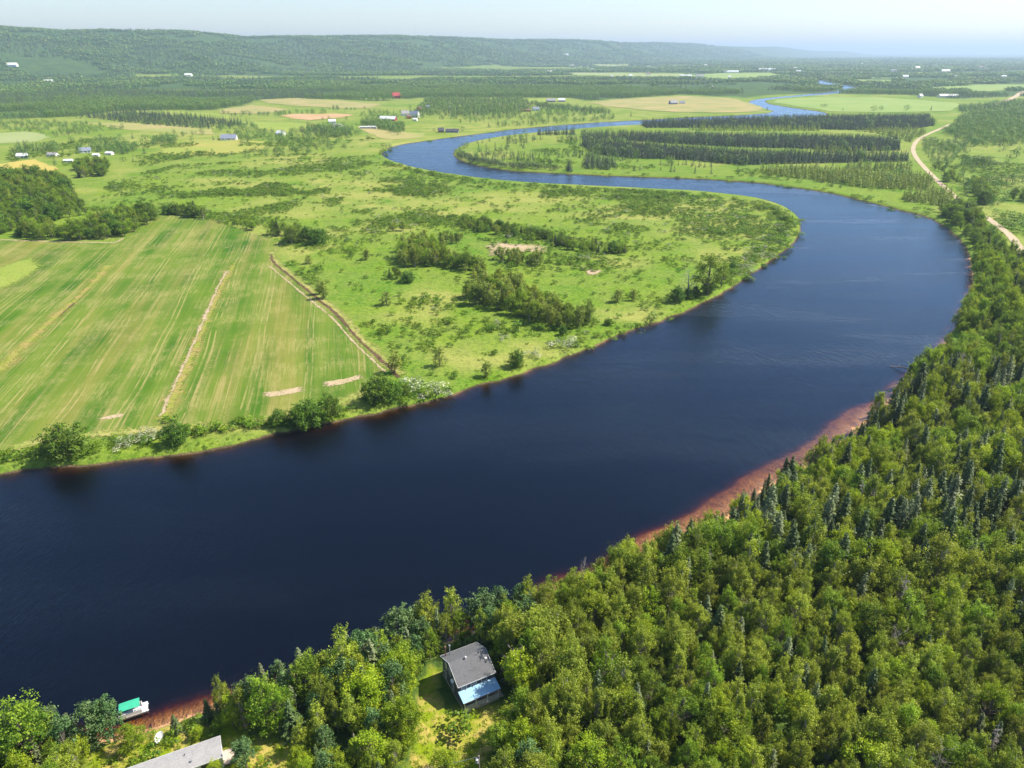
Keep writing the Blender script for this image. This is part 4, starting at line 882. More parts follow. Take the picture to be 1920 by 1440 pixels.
for i, (a, b_, c_) in enumerate([(929, 283, 14), (940, 283, 11), (950, 281, 14), (952, 276, 16), (982, 278, 12), (977, 274, 14), (1071, 269, 15), (1088, 274, 13), (1098, 274, 13), (1001, 262, 12), (987, 268, 15), (963, 269, 11), (968, 270, 10), (943, 260, 10), (955, 259, 11), (965, 256, 14), (912, 289, 17), (903, 292, 13), (957, 299, 14), (972, 300, 13), (982, 301, 12), (1000, 306, 14), (1020, 309, 12), (1030, 309, 13), (1066, 320, 16), (1076, 293, 12), (1092, 291, 12), (895, 269, 9), (905, 268, 8), (918, 265, 10), (898, 285, 13), (1112, 273, 13), (1122, 277, 13), (1062, 250, 13), (1072, 252, 13), (1465, 322, 7), (1588, 318, 12), (1600, 317, 14), (1530, 314, 13), (1560, 316, 11), (1612, 318, 12), (1640, 317, 13), (1660, 316, 12), (1576, 352, 9), (1560, 350, 9)]):
    pm(a, b_, 'fdark', c_ * .85, 1.25, None, 'point')
for a, b_, c_ in [(855, 288, 7), (862, 283, 8), (870, 279, 9), (876, 276, 8), (985, 256, 12), (1120, 259, 8)]: pm(a, b_, 'fleafy', c_, 1.0, None, 'point')
for a, b_, c_, w_ in [(274, 272, 15, .8), (271, 288, 11, 1.3), (52, 297, 11, .9), (104, 309, 14, .8), (96, 286, 12, .9), (725, 279, 9, 1.4), (733, 278, 8, 1.2), (717, 276, 6, 1.2), (867, 246, 9, 1.0), (860, 247, 5, 1), (530, 262, 11, 1), (540, 262, 9, 1), (465, 266, 12, 1.2), (455, 272, 9, 1.4), (410, 262, 8, 1.4), (400, 262, 7, 1.5), (360, 268, 10, .9), (354, 297, 12, .6), (400, 294, 10, .6), (337, 299, 7, .8), (529, 269, 9, 1), (562, 267, 8, .8), (582, 273, 7, 1.1), (532, 283, 7, .8), (533, 291, 6, .5), (480, 284, 7, 1.3), (462, 287, 6, 1.4), (500, 284, 6, 1.2), (435, 290, 5, 1.4), (738, 249, 12, 1.4), (746, 253, 11, 1.3), (806, 218, 15, .7), (1028, 218, 9, 1.5), (814, 247, 6, 1.0), (1035, 218, 8, 1.3), (1062, 222, 8, 1.6), (960, 219, 8, 1.3), (830, 224, 8, 1.3), (1183, 218, 10, 1.5), (1150, 222, 7, 1.4), (1638, 208, 12, 1.5), (1652, 207, 10, 1.3), (1700, 207, 12, 1.5), (1745, 207, 11, 1.5), (1580, 207, 7, 1.5), (1545, 200, 7, 3), (1438, 207, 9, 2), (1905, 295, 13, 1), (1890, 305, 11, .9), (1915, 420, 8, 1.2), (1880, 425, 6, 1.4), (1820, 352, 9, 1.2), (1812, 368, 8, 1.3), (232, 303, 6, 1.4), (250, 302, 5, 1.4)]:
    pm(a, b_, 'fleafy' if rng.random() < .75 else 'fdark', c_, w_, None, 'farm')

# wood polygons
kmix = {'stand': (('larch', .48), ('birch', .26), ('leafy', .26)), 'leafy': (('leafy', .62), ('birch', .14), ('round', .12), ('spruce', .12)), 'mix': (('leafy', .5), ('spruce', .5)), 'dark': (('fdark', .97), ('fleafy', .03)), 'larch': (('larch', .96), ('round', .04)), 'willow': (('fwillow', 1.0),)}
farkind = {'leafy': 'fleafy', 'birch': 'fleafy', 'round': 'fleafy', 'spruce': 'fdark', 'larch': 'flarch'}
for nm, (px_, sp, mk) in WOODS.items():
    poly = PP(px_); x_, y_ = scatter(poly, sp)
    if len(x_) == 0: continue
    z_, s_, _ = height(x_, y_, True); far = np.hypot(*poly.mean(0)) > 620
    for a, b_, c_, s2 in zip(x_, y_, z_, s_):
        if s2 < 2 or (mk in ('leafy', 'mix') and rng.random() < .12): continue
        u = rng.random(); k_ = None
        for kk, pp in kmix[mk]:
            if u < pp: k_ = kk; break
            u -= pp
        k_ = k_ or kmix[mk][0][0]
        if math.hypot(a, b_) > (950 if mk == 'leafy' else 640): k_ = farkind.get(k_, k_)
        elif k_ == 'fdark' : k_ = 'fdark'
        H_ = {'dark': rng.uniform(9.5, 13), 'stand': rng.uniform(5, 9), 'larch': rng.uniform(6.5, 10.5), 'willow': rng.uniform(4.5, 7)}.get(mk, rng.uniform(6, 12))
        if nm in ('larch_c', 'larch_a'): H_ = rng.uniform(7, 12)
        if nm.startswith('strip') and mk == 'dark': H_ = rng.uniform(10.3, 12.3)
        if nm in ('bush_line', 'bush_a', 'hedge_top2', 'scrub_road'): H_ = rng.uniform(3, 7)
        if nm == 'left_scrub': H_ = rng.uniform(3, 8)
        if nm in ('big_wood', 'field_wood'): H_ = rng.uniform(5.5, 14)
        add(a, b_, k_, H_, rng.uniform(.85, 1.25) * (1.15 if nm in ('bush_line', 'scrub_road') else 1), nm, c_)
# river-bank shrubs, hedges along the far banks
def along(px_, sp, kind, Hr, wid, zone, off=2.0, p_=1.0):
    L = smooth_line([P(a, b_) for a, b_ in px_], lambda d: sp)
    for q in L:
        if rng.random() < p_: x, y = q + rng.normal(size=2) * off; add(x, y, kind, rng.uniform(*Hr), rng.uniform(.9, 1.4) * wid, zone)
along([(350, 815), (400, 806), (450, 800), (500, 796)], 1.6, 'shrub', (1.8, 3.0), 1.2, 'bank', 1.2)
along([(0, 862), (60, 856), (100, 850)], 1.8, 'shrub', (1.5, 2.8), 1.3, 'bank', 1.2); along([(150, 848), (230, 835), (290, 826), (340, 815)], 2.2, 'shrub', (1.5, 2.6), 1.3, 'bank', 1.5)
along([(640, 772), (690, 762), (760, 750), (830, 735)], 2.4, 'shrub', (1.2, 2.2), 1.3, 'bank', 1.5)
along([(235, 838), (262, 824), (285, 818)], 2.2, 'blossom', (2.0, 3.0), 1.2, 'bank', 1)
along([(1075, 652), (1130, 632), (1200, 606), (1240, 590)], 3.5, 'shrub', (1.2, 2.4), 1.3, 'bank', 2)
along([(1350, 530), (1400, 500), (1440, 472), (1468, 448), (1480, 425), (1478, 408)], 2.2, 'shrub', (2, 3.6), 1.2, 'bank', 4)
along([(1360, 520), (1410, 486), (1450, 455), (1462, 425)], 3.5, 'blossom', (1.6, 2.8), 1.2, 'bank', 5, .6)
along([(1470, 405), (1420, 384), (1360, 374), (1300, 367), (1200, 361), (1100, 356), (1000, 350), (940, 347), (880, 339), (820, 330), (770, 320), (730, 306)], 3.0, 'shrub', (1.6, 3.2), 1.3, 'bank', 3.5)
along([(1460, 410), (1380, 384), (1300, 376), (1200, 369), (1100, 364), (1000, 357), (900, 352), (820, 340), (760, 326)], 3.2, 'shrub', (1.5, 2.8), 1.4, 'bank', 8)
along([(720, 290), (745, 276), (800, 266), (850, 258), (900, 252), (950, 246), (1000, 241), (1060, 236), (1130, 231)], 7, 'shrub', (2, 4.5), 1.3, 'bank', 4, .8)
along([(1430, 345), (1500, 352), (1560, 362), (1640, 379), (1700, 392), (1745, 402)], 5, 'shrub', (1.5, 3), 1.5, 'bank', 9)
along([(1060, 323), (1150, 327), (1250, 330), (1340, 334), (1430, 341)], 6, 'shrub', (1.2, 2.5), 1.5, 'bank', 6, .7)
along([(330, 298), (400, 290), (470, 286), (560, 280), (640, 270), (690, 262)], 9, 'shrub', (2, 5), 1.3, 'farm', 5, .6)
along([(0, 300), (130, 262), (300, 278), (330, 270)], 14, 'shrub', (2, 4), 1.3, 'farm', 5, .3)
for zone_, poly, sp, thr in (('farm', PP([(-50, 262), (140, 245), (420, 236), (560, 226), (700, 224), (720, 250), (690, 275), (560, 292), (330, 306), (100, 300)]), 15, .52), ('farm', PP([(640, 206), (960, 200), (1150, 216), (1150, 226), (900, 242), (760, 250)]), 16, .50), ('farm', PP([(140, 222), (460, 212), (640, 204), (700, 214), (500, 232), (240, 246)]), 15, .52), ('farm', PP([(1750, 270), (1960, 262), (1960, 440), (1880, 420), (1790, 350)]), 13, .52), ('point', PP([(870, 292), (950, 262), (1080, 256), (1110, 300), (1060, 312), (900, 304)]), 11, .56), ('point', PP([(1110, 262), (1200, 262), (1200, 300), (1400, 314), (1400, 322), (1100, 300)]), 10, .54)):
    x_, y_ = scatter(poly, sp, .5); k_ = (fbm(x_, y_, 90, 0, 3) > thr) & (shore_dist(x_, y_)[0] > 6)
    for p_ in fpoly: k_ &= ~inpoly(x_, y_, p_)
    for a, b_ in zip(x_[k_], y_[k_]): add(a, b_, 'fdark' if (rng.random() < (.2 if zone_ == 'farm' else .75)) else 'fleafy', rng.uniform(4, 10), rng.uniform(.8, 1.3), zone_)
# meadow shrubs by clumpy noise
MEAD = PP([(160, 395), (210, 340), (330, 310), (560, 296), (700, 292), (730, 305), (800, 322), (950, 343), (1100, 352), (1300, 362), (1450, 382), (1480, 410), (1470, 440), (1400, 495), (1300, 560), (1200, 595), (1060, 640), (850, 715), (760, 700), (640, 580), (540, 500), (530, 465), (420, 420), (300, 400)])
x_, y_ = scatter(MEAD, 3.0, .5); qx, qy = Q(x_, y_, LAND); nn = fbm(x_, y_, 38, 1, 4); n2 = vnoise(x_, y_, 170, 3)
pr = .05 + sstep(.47, .63, nn + (n2 - .5) * .20 + np.where(qy < 470, .035, -.05)) * np.where(qy < 440, .85, .38) * np.where(qy < 340, .6, 1)
k_ = (rng.random(len(x_)) < pr) & (shore_dist(x_, y_)[0] > 5) & ~inpoly(x_, y_, cropP)
for a, b_, c_ in zip(x_[k_], y_[k_], nn[k_]): add(a, b_, 'shrub' if rng.random() < .965 else 'blossom', rng.uniform(.8, 2.3) * (1.2 if c_ > .62 else .9), rng.uniform(.9, 1.5), 'meadow')
for poly, thr in ((PP([(1745, 300), (1800, 285), (2000, 285), (2000, 480), (1900, 440), (1850, 400), (1800, 360)]), .56), (PP([(870, 300), (930, 275), (1080, 262), (1100, 300), (1430, 335), (1680, 380), (1700, 360), (1400, 318), (1060, 318), (930, 305)]), .60), (PP([(0, 300), (160, 262), (560, 250), (700, 262), (690, 290), (330, 300), (200, 330)]), .58)):
    x_, y_ = scatter(poly, 7, .5); k_ = (fbm(x_, y_, 50, 2) > thr) & (shore_dist(x_, y_)[0] > 4)
    for a, b_ in zip(x_[k_], y_[k_]): add(a, b_, 'shrub', rng.uniform(1.5, 3.5), rng.uniform(.9, 1.4), 'farm')

# ------------------------------------------------------------------ the wooded plain and slopes beyond the farms
FARROWS = []
def far_rows():
    r = 1450.0; out = []
    while r < 15000:
        big = r >= 2700; sp = 10.0 * (r / 1500) ** .25 if not big else 17 * (r / 2700) ** .95; n_ = int(2 * R(41) * r / sp)
        a = np.linspace(-R(41), R(41), n_) + rng.uniform(-.4, .4, n_) * sp / r; q = r + rng.uniform(-.5, .5, n_) * sp
        out.append(np.c_[np.sin(a) * q, np.cos(a) * q, np.full(n_, sp), np.full(n_, big)]); r += sp * .9
    return np.concatenate(out)
fr_ = far_rows(); fx, fy = fr_[:, 0], fr_[:, 1]; px0, py0 = Q(fx, fy, LAND)
k = (py0 < np.interp(px0, edge_x, edge_y) + .0) & ~openf(fx, fy, px0) & (px0 > -120) & (px0 < 2040)
for p_ in OPENP: k &= ~inpoly(fx, fy, p_)
k &= ~(fbm(fx, fy, 260, 0, 3) < .38)
rp = np.array([P(a, b_) for a, b_ in [(1860, 199), (1885, 190), (1905, 181), (1915, 174), (1930, 169)]])
k &= np.min(np.hypot(fx[:, None] - rp[None, :, 0], fy[:, None] - rp[None, :, 1]), 1) > 22
fr_ = fr_[k]; fx, fy = fr_[:, 0], fr_[:, 1]
ins_ = inpoly(fx, fy, RIVP); m_ = ~ins_; fr_ = fr_[m_]; fx, fy = fr_[:, 0], fr_[:, 1]
nearr = fy < 4200; kk = np.ones(len(fx), bool); kk[nearr] = shore_dist(fx[nearr], fy[nearr])[0] > 8
fr_ = fr_[kk]; fx, fy = fr_[:, 0], fr_[:, 1]
fz = LAND + hills(fx, fy); kd = fbm(fx, fy, 330, 2, 3); sel = rng.random(len(fx)) < sstep(.40, .60, kd) * .8 + .1
for i in range(len(fx)):
    if fr_[i, 3]: 
        idx = IDX['grove'][1 if sel[i] else 0]; s_ = fr_[i, 2] / 17 * rng.uniform(.8, 1.15); sz_ = s_ ** .55 * rng.uniform(.75, 1.1)
        FARROWS.append((fx[i], fy[i], fz[i] - 1, idx, rng.uniform(0, 6.28), s_, sz_))
    else:
        key = 'ffn' if sel[i] else 'fleafy'; idx = IDX[key][int(rng.integers(len(IDX[key])))]; s_ = rng.uniform(.85, 1.25)
        FARROWS.append((fx[i], fy[i], fz[i], idx, rng.uniform(0, 6.28), s_ * 1.15, s_ * (1.0 if sel[i] else 1.15)))

# ------------------------------------------------------------------ who is an individual, who belongs to a mass; labels
KN = {'leafy': ('leafy_tree', 'leafy tree', 'green leafy tree'), 'round': ('leafy_tree', 'leafy tree', 'rounded dark green tree'), 'birch': ('birch_tree', 'birch tree', 'olive green young birch'), 'bright': ('broadleaf_tree', 'broadleaf tree', 'bright green broadleaf tree'),
      'spruce': ('spruce_tree', 'spruce tree', 'dark pointed spruce'), 'grey': ('lichened_spruce', 'lichened spruce', 'pale lichened spruce'), 'pine': ('pine_tree', 'pine tree', 'feathery blue-green pine'), 'dead': ('dead_tree', 'dead tree', 'bare grey dead tree'),
      'larch': ('larch_tree', 'larch tree', 'olive larch'), 'flarch': ('larch_tree', 'larch tree', 'olive larch'), 'fdark': ('plantation_spruce', 'plantation spruce', 'distant dark spruce'), 'willow': ('willow_tree', 'willow tree', 'grey-green willow'), 'fwillow': ('willow_tree', 'willow tree', 'grey-green willow'),
      'fleafy': ('hedgerow_tree', 'hedgerow tree', 'distant leafy tree'), 'shrub': ('shrub', 'shrub', 'low green shrub'), 'blossom': ('flowering_shrub', 'flowering shrub', 'pale flowering shrub'), 'wshrub': ('shrub', 'shrub', 'low green shrub')}
ZN = {'strip_top': 'topmost spruce strip beyond river', 'strip_mid': 'middle spruce strip beyond river', 'strip_low': 'lowest spruce strip beyond river', 'larch_main': 'long pale larch strip beyond river', 'larch_a': 'upper meadow stand', 'larch_a2': 'top of the upper meadow stand', 'larch_b': 'stand by the bare patch',
      'larch_c': 'big meadow stand near the river', 'larch_ab': 'link between both meadow stands', 'larch_low': 'small larch block by the river bend', 'larch_back': 'larches behind the pale strip', 'larch_road': 'larches beside the gravel road', 'strip_fringe': 'larch fringe of the topmost strip', 'fringe_mid': 'larch fringe of the middle strip', 'strip_join': 'larches where the road bends',
      'big_wood': 'wood at the left edge', 'field_wood': 'wood above the crop field', 'hedge_top': 'hedge along the crop field top', 'hedge_top2': 'hedge right of the crop field top', 'field_corner': 'clump at the field corner', 'shore_right': 'belt between river and gravel road', 'bush_line': 'bushy line across the meadow', 'bush_a': 'thicket left of the larches', 'willow_bank': 'willow fringe of the far point',
      'belt_right': 'woods right of the road bend', 'belt_far': 'far woods at the right edge', 'scrub_road': 'scrub right of the gravel road', 'row_meadow': 'row across the right meadow', 'clump_a': 'small clump beside the gravel road', 'clump_b': 'dark clump in the right meadow', 'clump_c': 'clump at the right edge meadow', 'left_spruces': 'dark row above the left farms', 'left_scrub': 'scrub at the far left',
      'farm_ring': 'ring round the leftmost farm', 'farm_grove': 'grove of the left farms', 'farm_grove2': 'grove between the left farms', 'farm_row': 'row right of the left farms', 'scrub_knoll': 'bushy knoll below the left farms', 'hamlet_west': 'trees at the hamlet', 'hamlet_mid': 'trees beside the two trailers', 'hamlet_back': 'trees behind the hamlet', 'river_row': 'row above the narrow river',
      'point_back': 'spruces on the back of the far point', 'point_back2': 'spruces in the back of the far point', 'point_clump': 'spruce clump on the far bank', 'bay_bank': 'spruces on the far bank', 'point': 'far grassy point', 'farm': 'farmland', 'meadow': 'big meadow', 'bank': 'river bank', 'yard': 'cottage grounds', 'wood': 'near wood'}
def cell(px, py):
    c = ['far left', 'left', 'centre-left', 'centre', 'centre-right', 'right', 'far right'][min(6, max(0, int(px / 1920 * 7)))]
    r = ['horizon', 'top', 'upper', 'mid-upper', 'middle', 'mid-lower', 'lower', 'low', 'bottom'][min(8, max(0, int(py / 1440 * 9)))]
    return c, r
_n = [t for t in TREES if t['z'] is None]
for t, z_ in zip(_n, height([t['x'] for t in _n], [t['y'] for t in _n])): t['z'] = float(z_)
for t in TREES:
    t['d'] = math.hypot(t['x'], t['y'], CZ - t['z']); t['px'], t['py'] = Q(t['x'], t['y'], t['z'] + t['H'] * .8)
    t['vis'] = -25 < t['px'] < 1945 and -10 < t['py'] < 1470
bykind = {}
for t in TREES: bykind.setdefault(KN[t['k']][0], []).append(t)
IND = []; MASS = []
for nm, L in bykind.items():
    L.sort(key=lambda t: (t['label'] is None, not t['vis'], -t['H'] * t['s'] / t['d'])); q = 0
    for t in L:
        if (q < 298 and t['vis']) or t['label']: IND.append(t); q += 1
        else: MASS.append(t)
NUM = ['first', 'second', 'third', 'fourth', 'fifth', 'sixth', 'seventh', 'eighth', 'ninth', 'tenth', 'eleventh', 'twelfth', 'thirteenth', 'fourteenth', 'fifteenth', 'sixteenth', 'seventeenth', 'eighteenth', 'nineteenth', 'twentieth'] + ['twenty-' + q for q in ('first', 'second', 'third', 'fourth', 'fifth', 'sixth', 'seventh', 'eighth', 'ninth')] + ['thirtieth', 'thirty-first', 'thirty-second']
grp = {}
WIDE = ('wood', 'meadow', 'farm', 'bank', 'point', 'yard', '')
for t in IND:
    c, r = cell(t['px'], t['py']); t['cell'] = (KN[t['k']][2], t['zone'] or 'bank') + ((c, r) if t['zone'] in WIDE else ('', '')); grp.setdefault(t['cell'], []).append(t)
for key, L in grp.items():
    n_ = len(L); rows = max(1, math.ceil(n_ / 12)); L2 = sorted(L, key=lambda t: -t['d']); per_ = math.ceil(n_ / rows)
    for ri in range(rows):
        Lr = sorted(L2[ri * per_:(ri + 1) * per_], key=lambda t: t['px'])
        rn = '' if rows == 1 else 'back row' if ri == 0 else 'front row' if ri == rows - 1 else NUM[ri] + ' row'
        for i, t in enumerate(Lr):
            zn = ZN.get(t['zone'], 'near wood'); o_ = 'leftmost' if i == 0 else 'rightmost' if i == len(Lr) - 1 else NUM[i] + ' from left'
            t['group'] = KN[t['k']][1] + 's, ' + zn
            if not t['label']: t['label'] = ' '.join(q for q in (KN[t['k']][2] + ',', o_ if n_ > 1 else 'only one', rn, 'in the', zn, (key[2] + ' ' + key[3]).strip()) if q)
for t in IND:
    nm, cat, _ = KN[t['k']]; k_ = t['k']; key = k_; vs = IDX[k_]; v = t['v'] if t['v'] is not None else int(rng.integers(len(vs)))
    rz = rng.uniform(0, 6.28); sc_ = (t['s'], t['s'], t['sz']); z_ = t['z'] - .05
    if k_ in ('leafy', 'birch', 'bright', 'spruce', 'grey', 'pine', 'dead') and t['d'] < 480:
        e = empty(nm, (t['x'], t['y'], z_), rz, t['label'], cat, t['group']); e.scale = sc_
        cr_, tr_ = PR[k_][v]; link('crown', cr_, e); link('trunk', tr_, e)
    else:
        o = link(nm, ALL[vs[v]], None, (t['x'], t['y'], z_), rz); o.scale = sc_; tag(o, t['label'], cat, t['group'])
mass = {'woodland': [], 'scrub': [], 'conifer_plantation': []}
for t in MASS:
    vs = IDX[t['k']]; row = (t['x'], t['y'], t['z'] - .05, vs[int(rng.integers(len(vs)))], rng.uniform(0, 6.28), t['s'], t['sz'])
    mass['scrub' if 'shrub' in KN[t['k']][0] else 'conifer_plantation' if KN[t['k']][0] in ('plantation_spruce', 'larch_tree') else 'woodland'].append(row)
stuff('woodland', 'dense mixed green wood filling the right bank behind the nearest trees', mass['woodland'])
stuff('meadow_scrub', 'countless low green shrubs speckling the meadow inside the river bend', mass['scrub'])
stuff('conifer_plantation', 'dark and olive conifers massed in the long strips beyond the river', mass['conifer_plantation'])
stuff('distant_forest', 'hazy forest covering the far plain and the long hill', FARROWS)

# ------------------------------------------------------------------ low growth: tufts on the near shore and lawn
tf = []
for poly, sp, sz_ in ((CLEAR, 1.0, (.08, .26)), (YARD2, 1.3, (.12, .4))):
    x_, y_ = scatter(poly, sp, .5); z_, s_, _ = height(x_, y_, True)
    for a, b_, c_, d_ in zip(x_, y_, z_, s_):
        h1 = (a - HOUSE[0]) * math.cos(R(28.5)) + (b_ - HOUSE[1]) * math.sin(R(28.5)); h2 = -(a - HOUSE[0]) * math.sin(R(28.5)) + (b_ - HOUSE[1]) * math.cos(R(28.5))
        if d_ > 1.5 and not (abs(h1) < 4.6 and -7.9 < h2 < 4.6) and rng.random() < .6: s_ = rng.uniform(*sz_); tf.append((a, b_, c_ - .1, IDX['weed'][int(rng.integers(2))], rng.uniform(0, 6.28), s_, s_ * .7))
stuff('lawn_weeds', 'rough weedy tufts growing all over the yellow-green lawns', tf)
tf = []
for L, sg in ((A, 1), (B, 1)):
    for i in range(len(L)):
        q = L[i, :2]; d = np.hypot(*q)
        if d > 900: continue
        for _ in range(2):
            a, b_ = q + rng.normal(size=2) * (2.2 if L is A else 1.5); tf.append((a, b_, 0, 0, 0, 0, 0))
tf = np.array(tf); z_, s_, sd2 = height(tf[:, 0], tf[:, 1], True)
tf2 = [(a, b_, max(c_, .0) - .05, IDX['shrub'][int(rng.integers(3))], rng.uniform(0, 6.28), u_, u_ * .7) for (a, b_), c_, d_, u_ in zip(tf[:, :2], z_, s_, rng.uniform(.18, .42, len(tf))) if d_ > 1.0]
stuff('bank_grass', 'tall green grass tufts fringing the river banks', tf2)

# ------------------------------------------------------------------ buildings
M['shingle'] = simple('charcoal_shingles', (.115, .115, .12), .85, .35, 3.5)
M['greyroof'] = simple('pale_grey_shingles', (.33, .32, .32), .85, .18, 3)
M['siding'] = simple('dark_siding', (.10, .11, .13), .7, .2, 1)
M['white'] = simple('white_paint', (.78, .77, .74), .5, .05, 2)
M['bluemetal'] = simple('light_blue_metal', (.30, .50, .66), .4, .06, .8)
M['deckwood'] = simple('weathered_deck', (.50, .42, .35), .8, .15, 3)
M['concrete'] = simple('concrete', (.46, .42, .37), .9, .15, 1.5)
M['redbrown'] = simple('brown_trim', (.20, .11, .07), .7, .15, 2)
M['metal'] = simple('galvanised_metal', (.50, .51, .52), .35, .08, 2, .6)
M['green'] = simple('green_canvas', (.045, .40, .24), .7, .10, 1.2)
M['navy'] = simple('navy_seat', (.03, .05, .14), .5, .15, 2)
M['black'] = simple('black_plastic', (.03, .03, .03), .5, .1, 2)
M['redroof'] = simple('red_roof', (.42, .07, .06), .6, .1, .3); M['redwall'] = simple('red_boards', (.30, .06, .05), .7, .1, .3)
M['brown'] = simple('brown_roof', (.22, .14, .10), .7, .1, .3); M['bluegrey'] = simple('blue_grey_roof', (.22, .25, .32), .7, .1, .3); M['orange'] = simple('orange_boards', (.50, .20, .08), .7, .1, .3)
M['palemetal'] = simple('pale_metal_roof', (.66, .68, .70), .45, .06, .3); M['darkroof'] = simple('dark_roof', (.08, .085, .10), .7, .1, .3)
m, n, b = mat('window_glass'); b.inputs['Base Color'].default_value = (.05, .07, .09, 1); b.inputs['Roughness'].default_value = .08; b.inputs['Specular IOR Level'].default_value = .9; M['glass'] = m
# shingle courses on the cottage roof
for key, c1, c2 in (('shingle', (.095, .097, .105), (.165, .165, .17)), ('greyroof', (.27, .265, .265), (.40, .39, .385))):
    m = M[key]; n = m.node_tree; b = n.nodes['Principled BSDF']; v = node(n, 'ShaderNodeTexCoord').outputs['Object']
    br = node(n, 'ShaderNodeTexBrick'); br.inputs['Scale'].default_value = 3.2; br.inputs['Mortar Size'].default_value = .02; br.inputs['Color1'].default_value = (*c1, 1); br.inputs['Color2'].default_value = (*c2, 1); br.inputs['Mortar'].default_value = (*(x * .6 for x in c1), 1)
    n.links.new(v, br.inputs['Vector']); c = mixc(n, ramp(n, noise(n, .9, 4, v), .35, .7), br.outputs['Color'], mixc(n, .5, br.outputs['Color'], c2)); n.links.new(c, b.inputs['Base Color'])
m = M['bluemetal']; n = m.node_tree; b = n.nodes['Principled BSDF']; wv = node(n, 'ShaderNodeTexWave'); wv.inputs['Scale'].default_value = 1.6; n.links.new(node(n, 'ShaderNodeTexCoord').outputs['Object'], wv.inputs['Vector']); bump(n, b, wv.outputs['Fac'], .8, .03)

def cottage():
    ax, ay = P(860, 1286.5, 8); bx, by = P(929, 1258.5, 8); yaw = math.atan2(by - ay, bx - ax); zg = 3.05
    zg = gz(*HOUSE); e = empty('cottage', (HOUSE[0], HOUSE[1], zg - .02), yaw, 'small dark two-storey cottage with charcoal roof and pale blue porch roof in the clearing', 'cottage')
    hx, hy, He, Hr = 3.95, 4.4, 4.95, 7.15; wx, wy = 3.65, 4.05
    g = MB(); g.prism([(-wx, -wy, 0), (-wx, wy, 0), (-wx, wy, He - .12), (-wx, 0, Hr - .28), (-wx, -wy, He - .12)], (2 * wx, 0, 0)); wall = g.build('wall', M['siding'], e)
    g = MB(); g.box(-wx - .04, wx + .04, -wy - .04, wy + .04, -.2, .35); g.build('foundation', M['concrete'], e)
    g = MB()
    for s in (-1, 1): g.prism([(-hx, s * hy, He), (-hx, 0, Hr), (-hx, 0, Hr - .16), (-hx, s * hy, He - .16)], (2 * hx, 0, 0))
    roof = g.build('roof', M['shingle'], e)
    g = MB()
    for s in (-1, 1):
        g.box(-hx, hx, s * (hy + .02) - .02, s * (hy + .02) + .02, He - .20, He - .02)
        for x in (-hx - .025, hx + .025): g.prism([(x - .02, s * hy, He + .01), (x - .02, 0, Hr + .01), (x - .02, 0, Hr - .2), (x - .02, s * hy, He - .2)], (.04, 0, 0))
    g.build('roof_trim', M['white'], roof)
    g = MB(); g.tube([(-.55, -.4, Hr - .3), (-.55, -.4, Hr + .28)], .13).tube([(-.55, -.4, Hr + .28), (-.55, -.4, Hr + .42)], [.2, .12]); g.build('roof_vent', M['white'], roof)
    g = MB(); g.tube([(3.2, -1.6, He + .9), (3.2, -1.6, He + 1.5)], .12).box(3.0, 3.4, -1.8, -1.4, He + 1.45, He + 1.6); g.build('roof_vent', M['white'], roof)
    for x in (-3.2, -2.3):
        g = MB(); g.tube([(x, 3.4, He - .2), (x, 3.4, Hr + .55)], .11).tube([(x, 3.4, Hr + .5), (x, 3.4, Hr + .75)], [.20, .17]); g.build('stove_pipe', M['redbrown'] if x < -3 else M['metal'], roof)
    for y, z0, z1 in ((2.2, 3.4, 4.8), (.3, 3.6, 5.0), (2.6, .9, 2.3), (-1.0, .9, 2.3)):
        g = MB()
        for a in ((y - .5, y + .5, z0 - .07, z0), (y - .5, y + .5, z1, z1 + .07), (y - .5, y - .42, z0, z1), (y + .42, y + .5, z0, z1), (y - .03, y + .03, z0, z1)): g.box(-wx - .06, -wx, a[0], a[1], a[2], a[3])
        w = g.build('window', M['white'], e); MB().box(-wx - .03, -wx - .003, y - .42, y + .42, z0, z1).build('pane', M['glass'], w)
    for x in (-2.6, -.6, 1.6):
        g = MB(); z0, z1 = 3.75, 4.6
        for a in ((x - .6, x + .6, z0 - .07, z0), (x - .6, x + .6, z1, z1 + .07), (x - .6, x - .52, z0, z1), (x + .52, x + .6, z0, z1)): g.box(a[0], a[1], -wy - .06, -wy, a[2], a[3])
        w = g.build('window', M['white'], e); MB().box(x - .52, x + .52, -wy - .03, -wy - .003, z0, z1).build('pane', M['glass'], w)
    d = MB().box(-.5, .4, -wy - .07, -wy - .003, .75, 2.75).build('door', M['white'], e); MB().box(.22, .3, -wy - .12, -wy - .07, 1.7, 1.8).build('handle', M['metal'], d)
    # porch
    y0, y1 = -wy - .05, -6.75
    g = MB(); g.prism([(-hx + .05, y0, 3.55), (-hx + .05, y1, 3.02), (-hx + .05, y1, 2.94), (-hx + .05, y0, 3.47)], (2 * hx - .1, 0, 0)); pr = g.build('porch_roof', M['bluemetal'], e)
    g = MB(); g.box(-hx, hx, y0 - .05, y0 + .03, 3.58, 3.68)
    for x in (-2.4, -.9, .7, 2.2): g.box(x - .04, x + .04, y0 - .30, y0 - .05, 3.55, 3.66)
    g.box(-hx, hx, y1 - .04, y1 - .002, 2.86, 3.0); g.build('porch_roof_trim', M['redbrown'], pr)
    g = MB(); g.box(-wx, wx, -6.55, -wy, .55, .70); dk = g.build('porch_deck', M['deckwood'], e)
    MB().box(-wx, wx, -6.53, -6.45, -.1, .55).box(-wx + .02, -wx + .1, -6.44, -wy - .01, -.1, .55).box(wx - .1, wx - .02, -6.44, -wy - .01, -.1, .55).build('porch_skirt', M['concrete'], dk)
    g = MB()
    for x in (-3.55, -1.2, 1.2, 3.55): g.box(x - .07, x + .07, -6.5, -6.36, .70, 2.95)
    g.build('porch_post', M['white'], e)
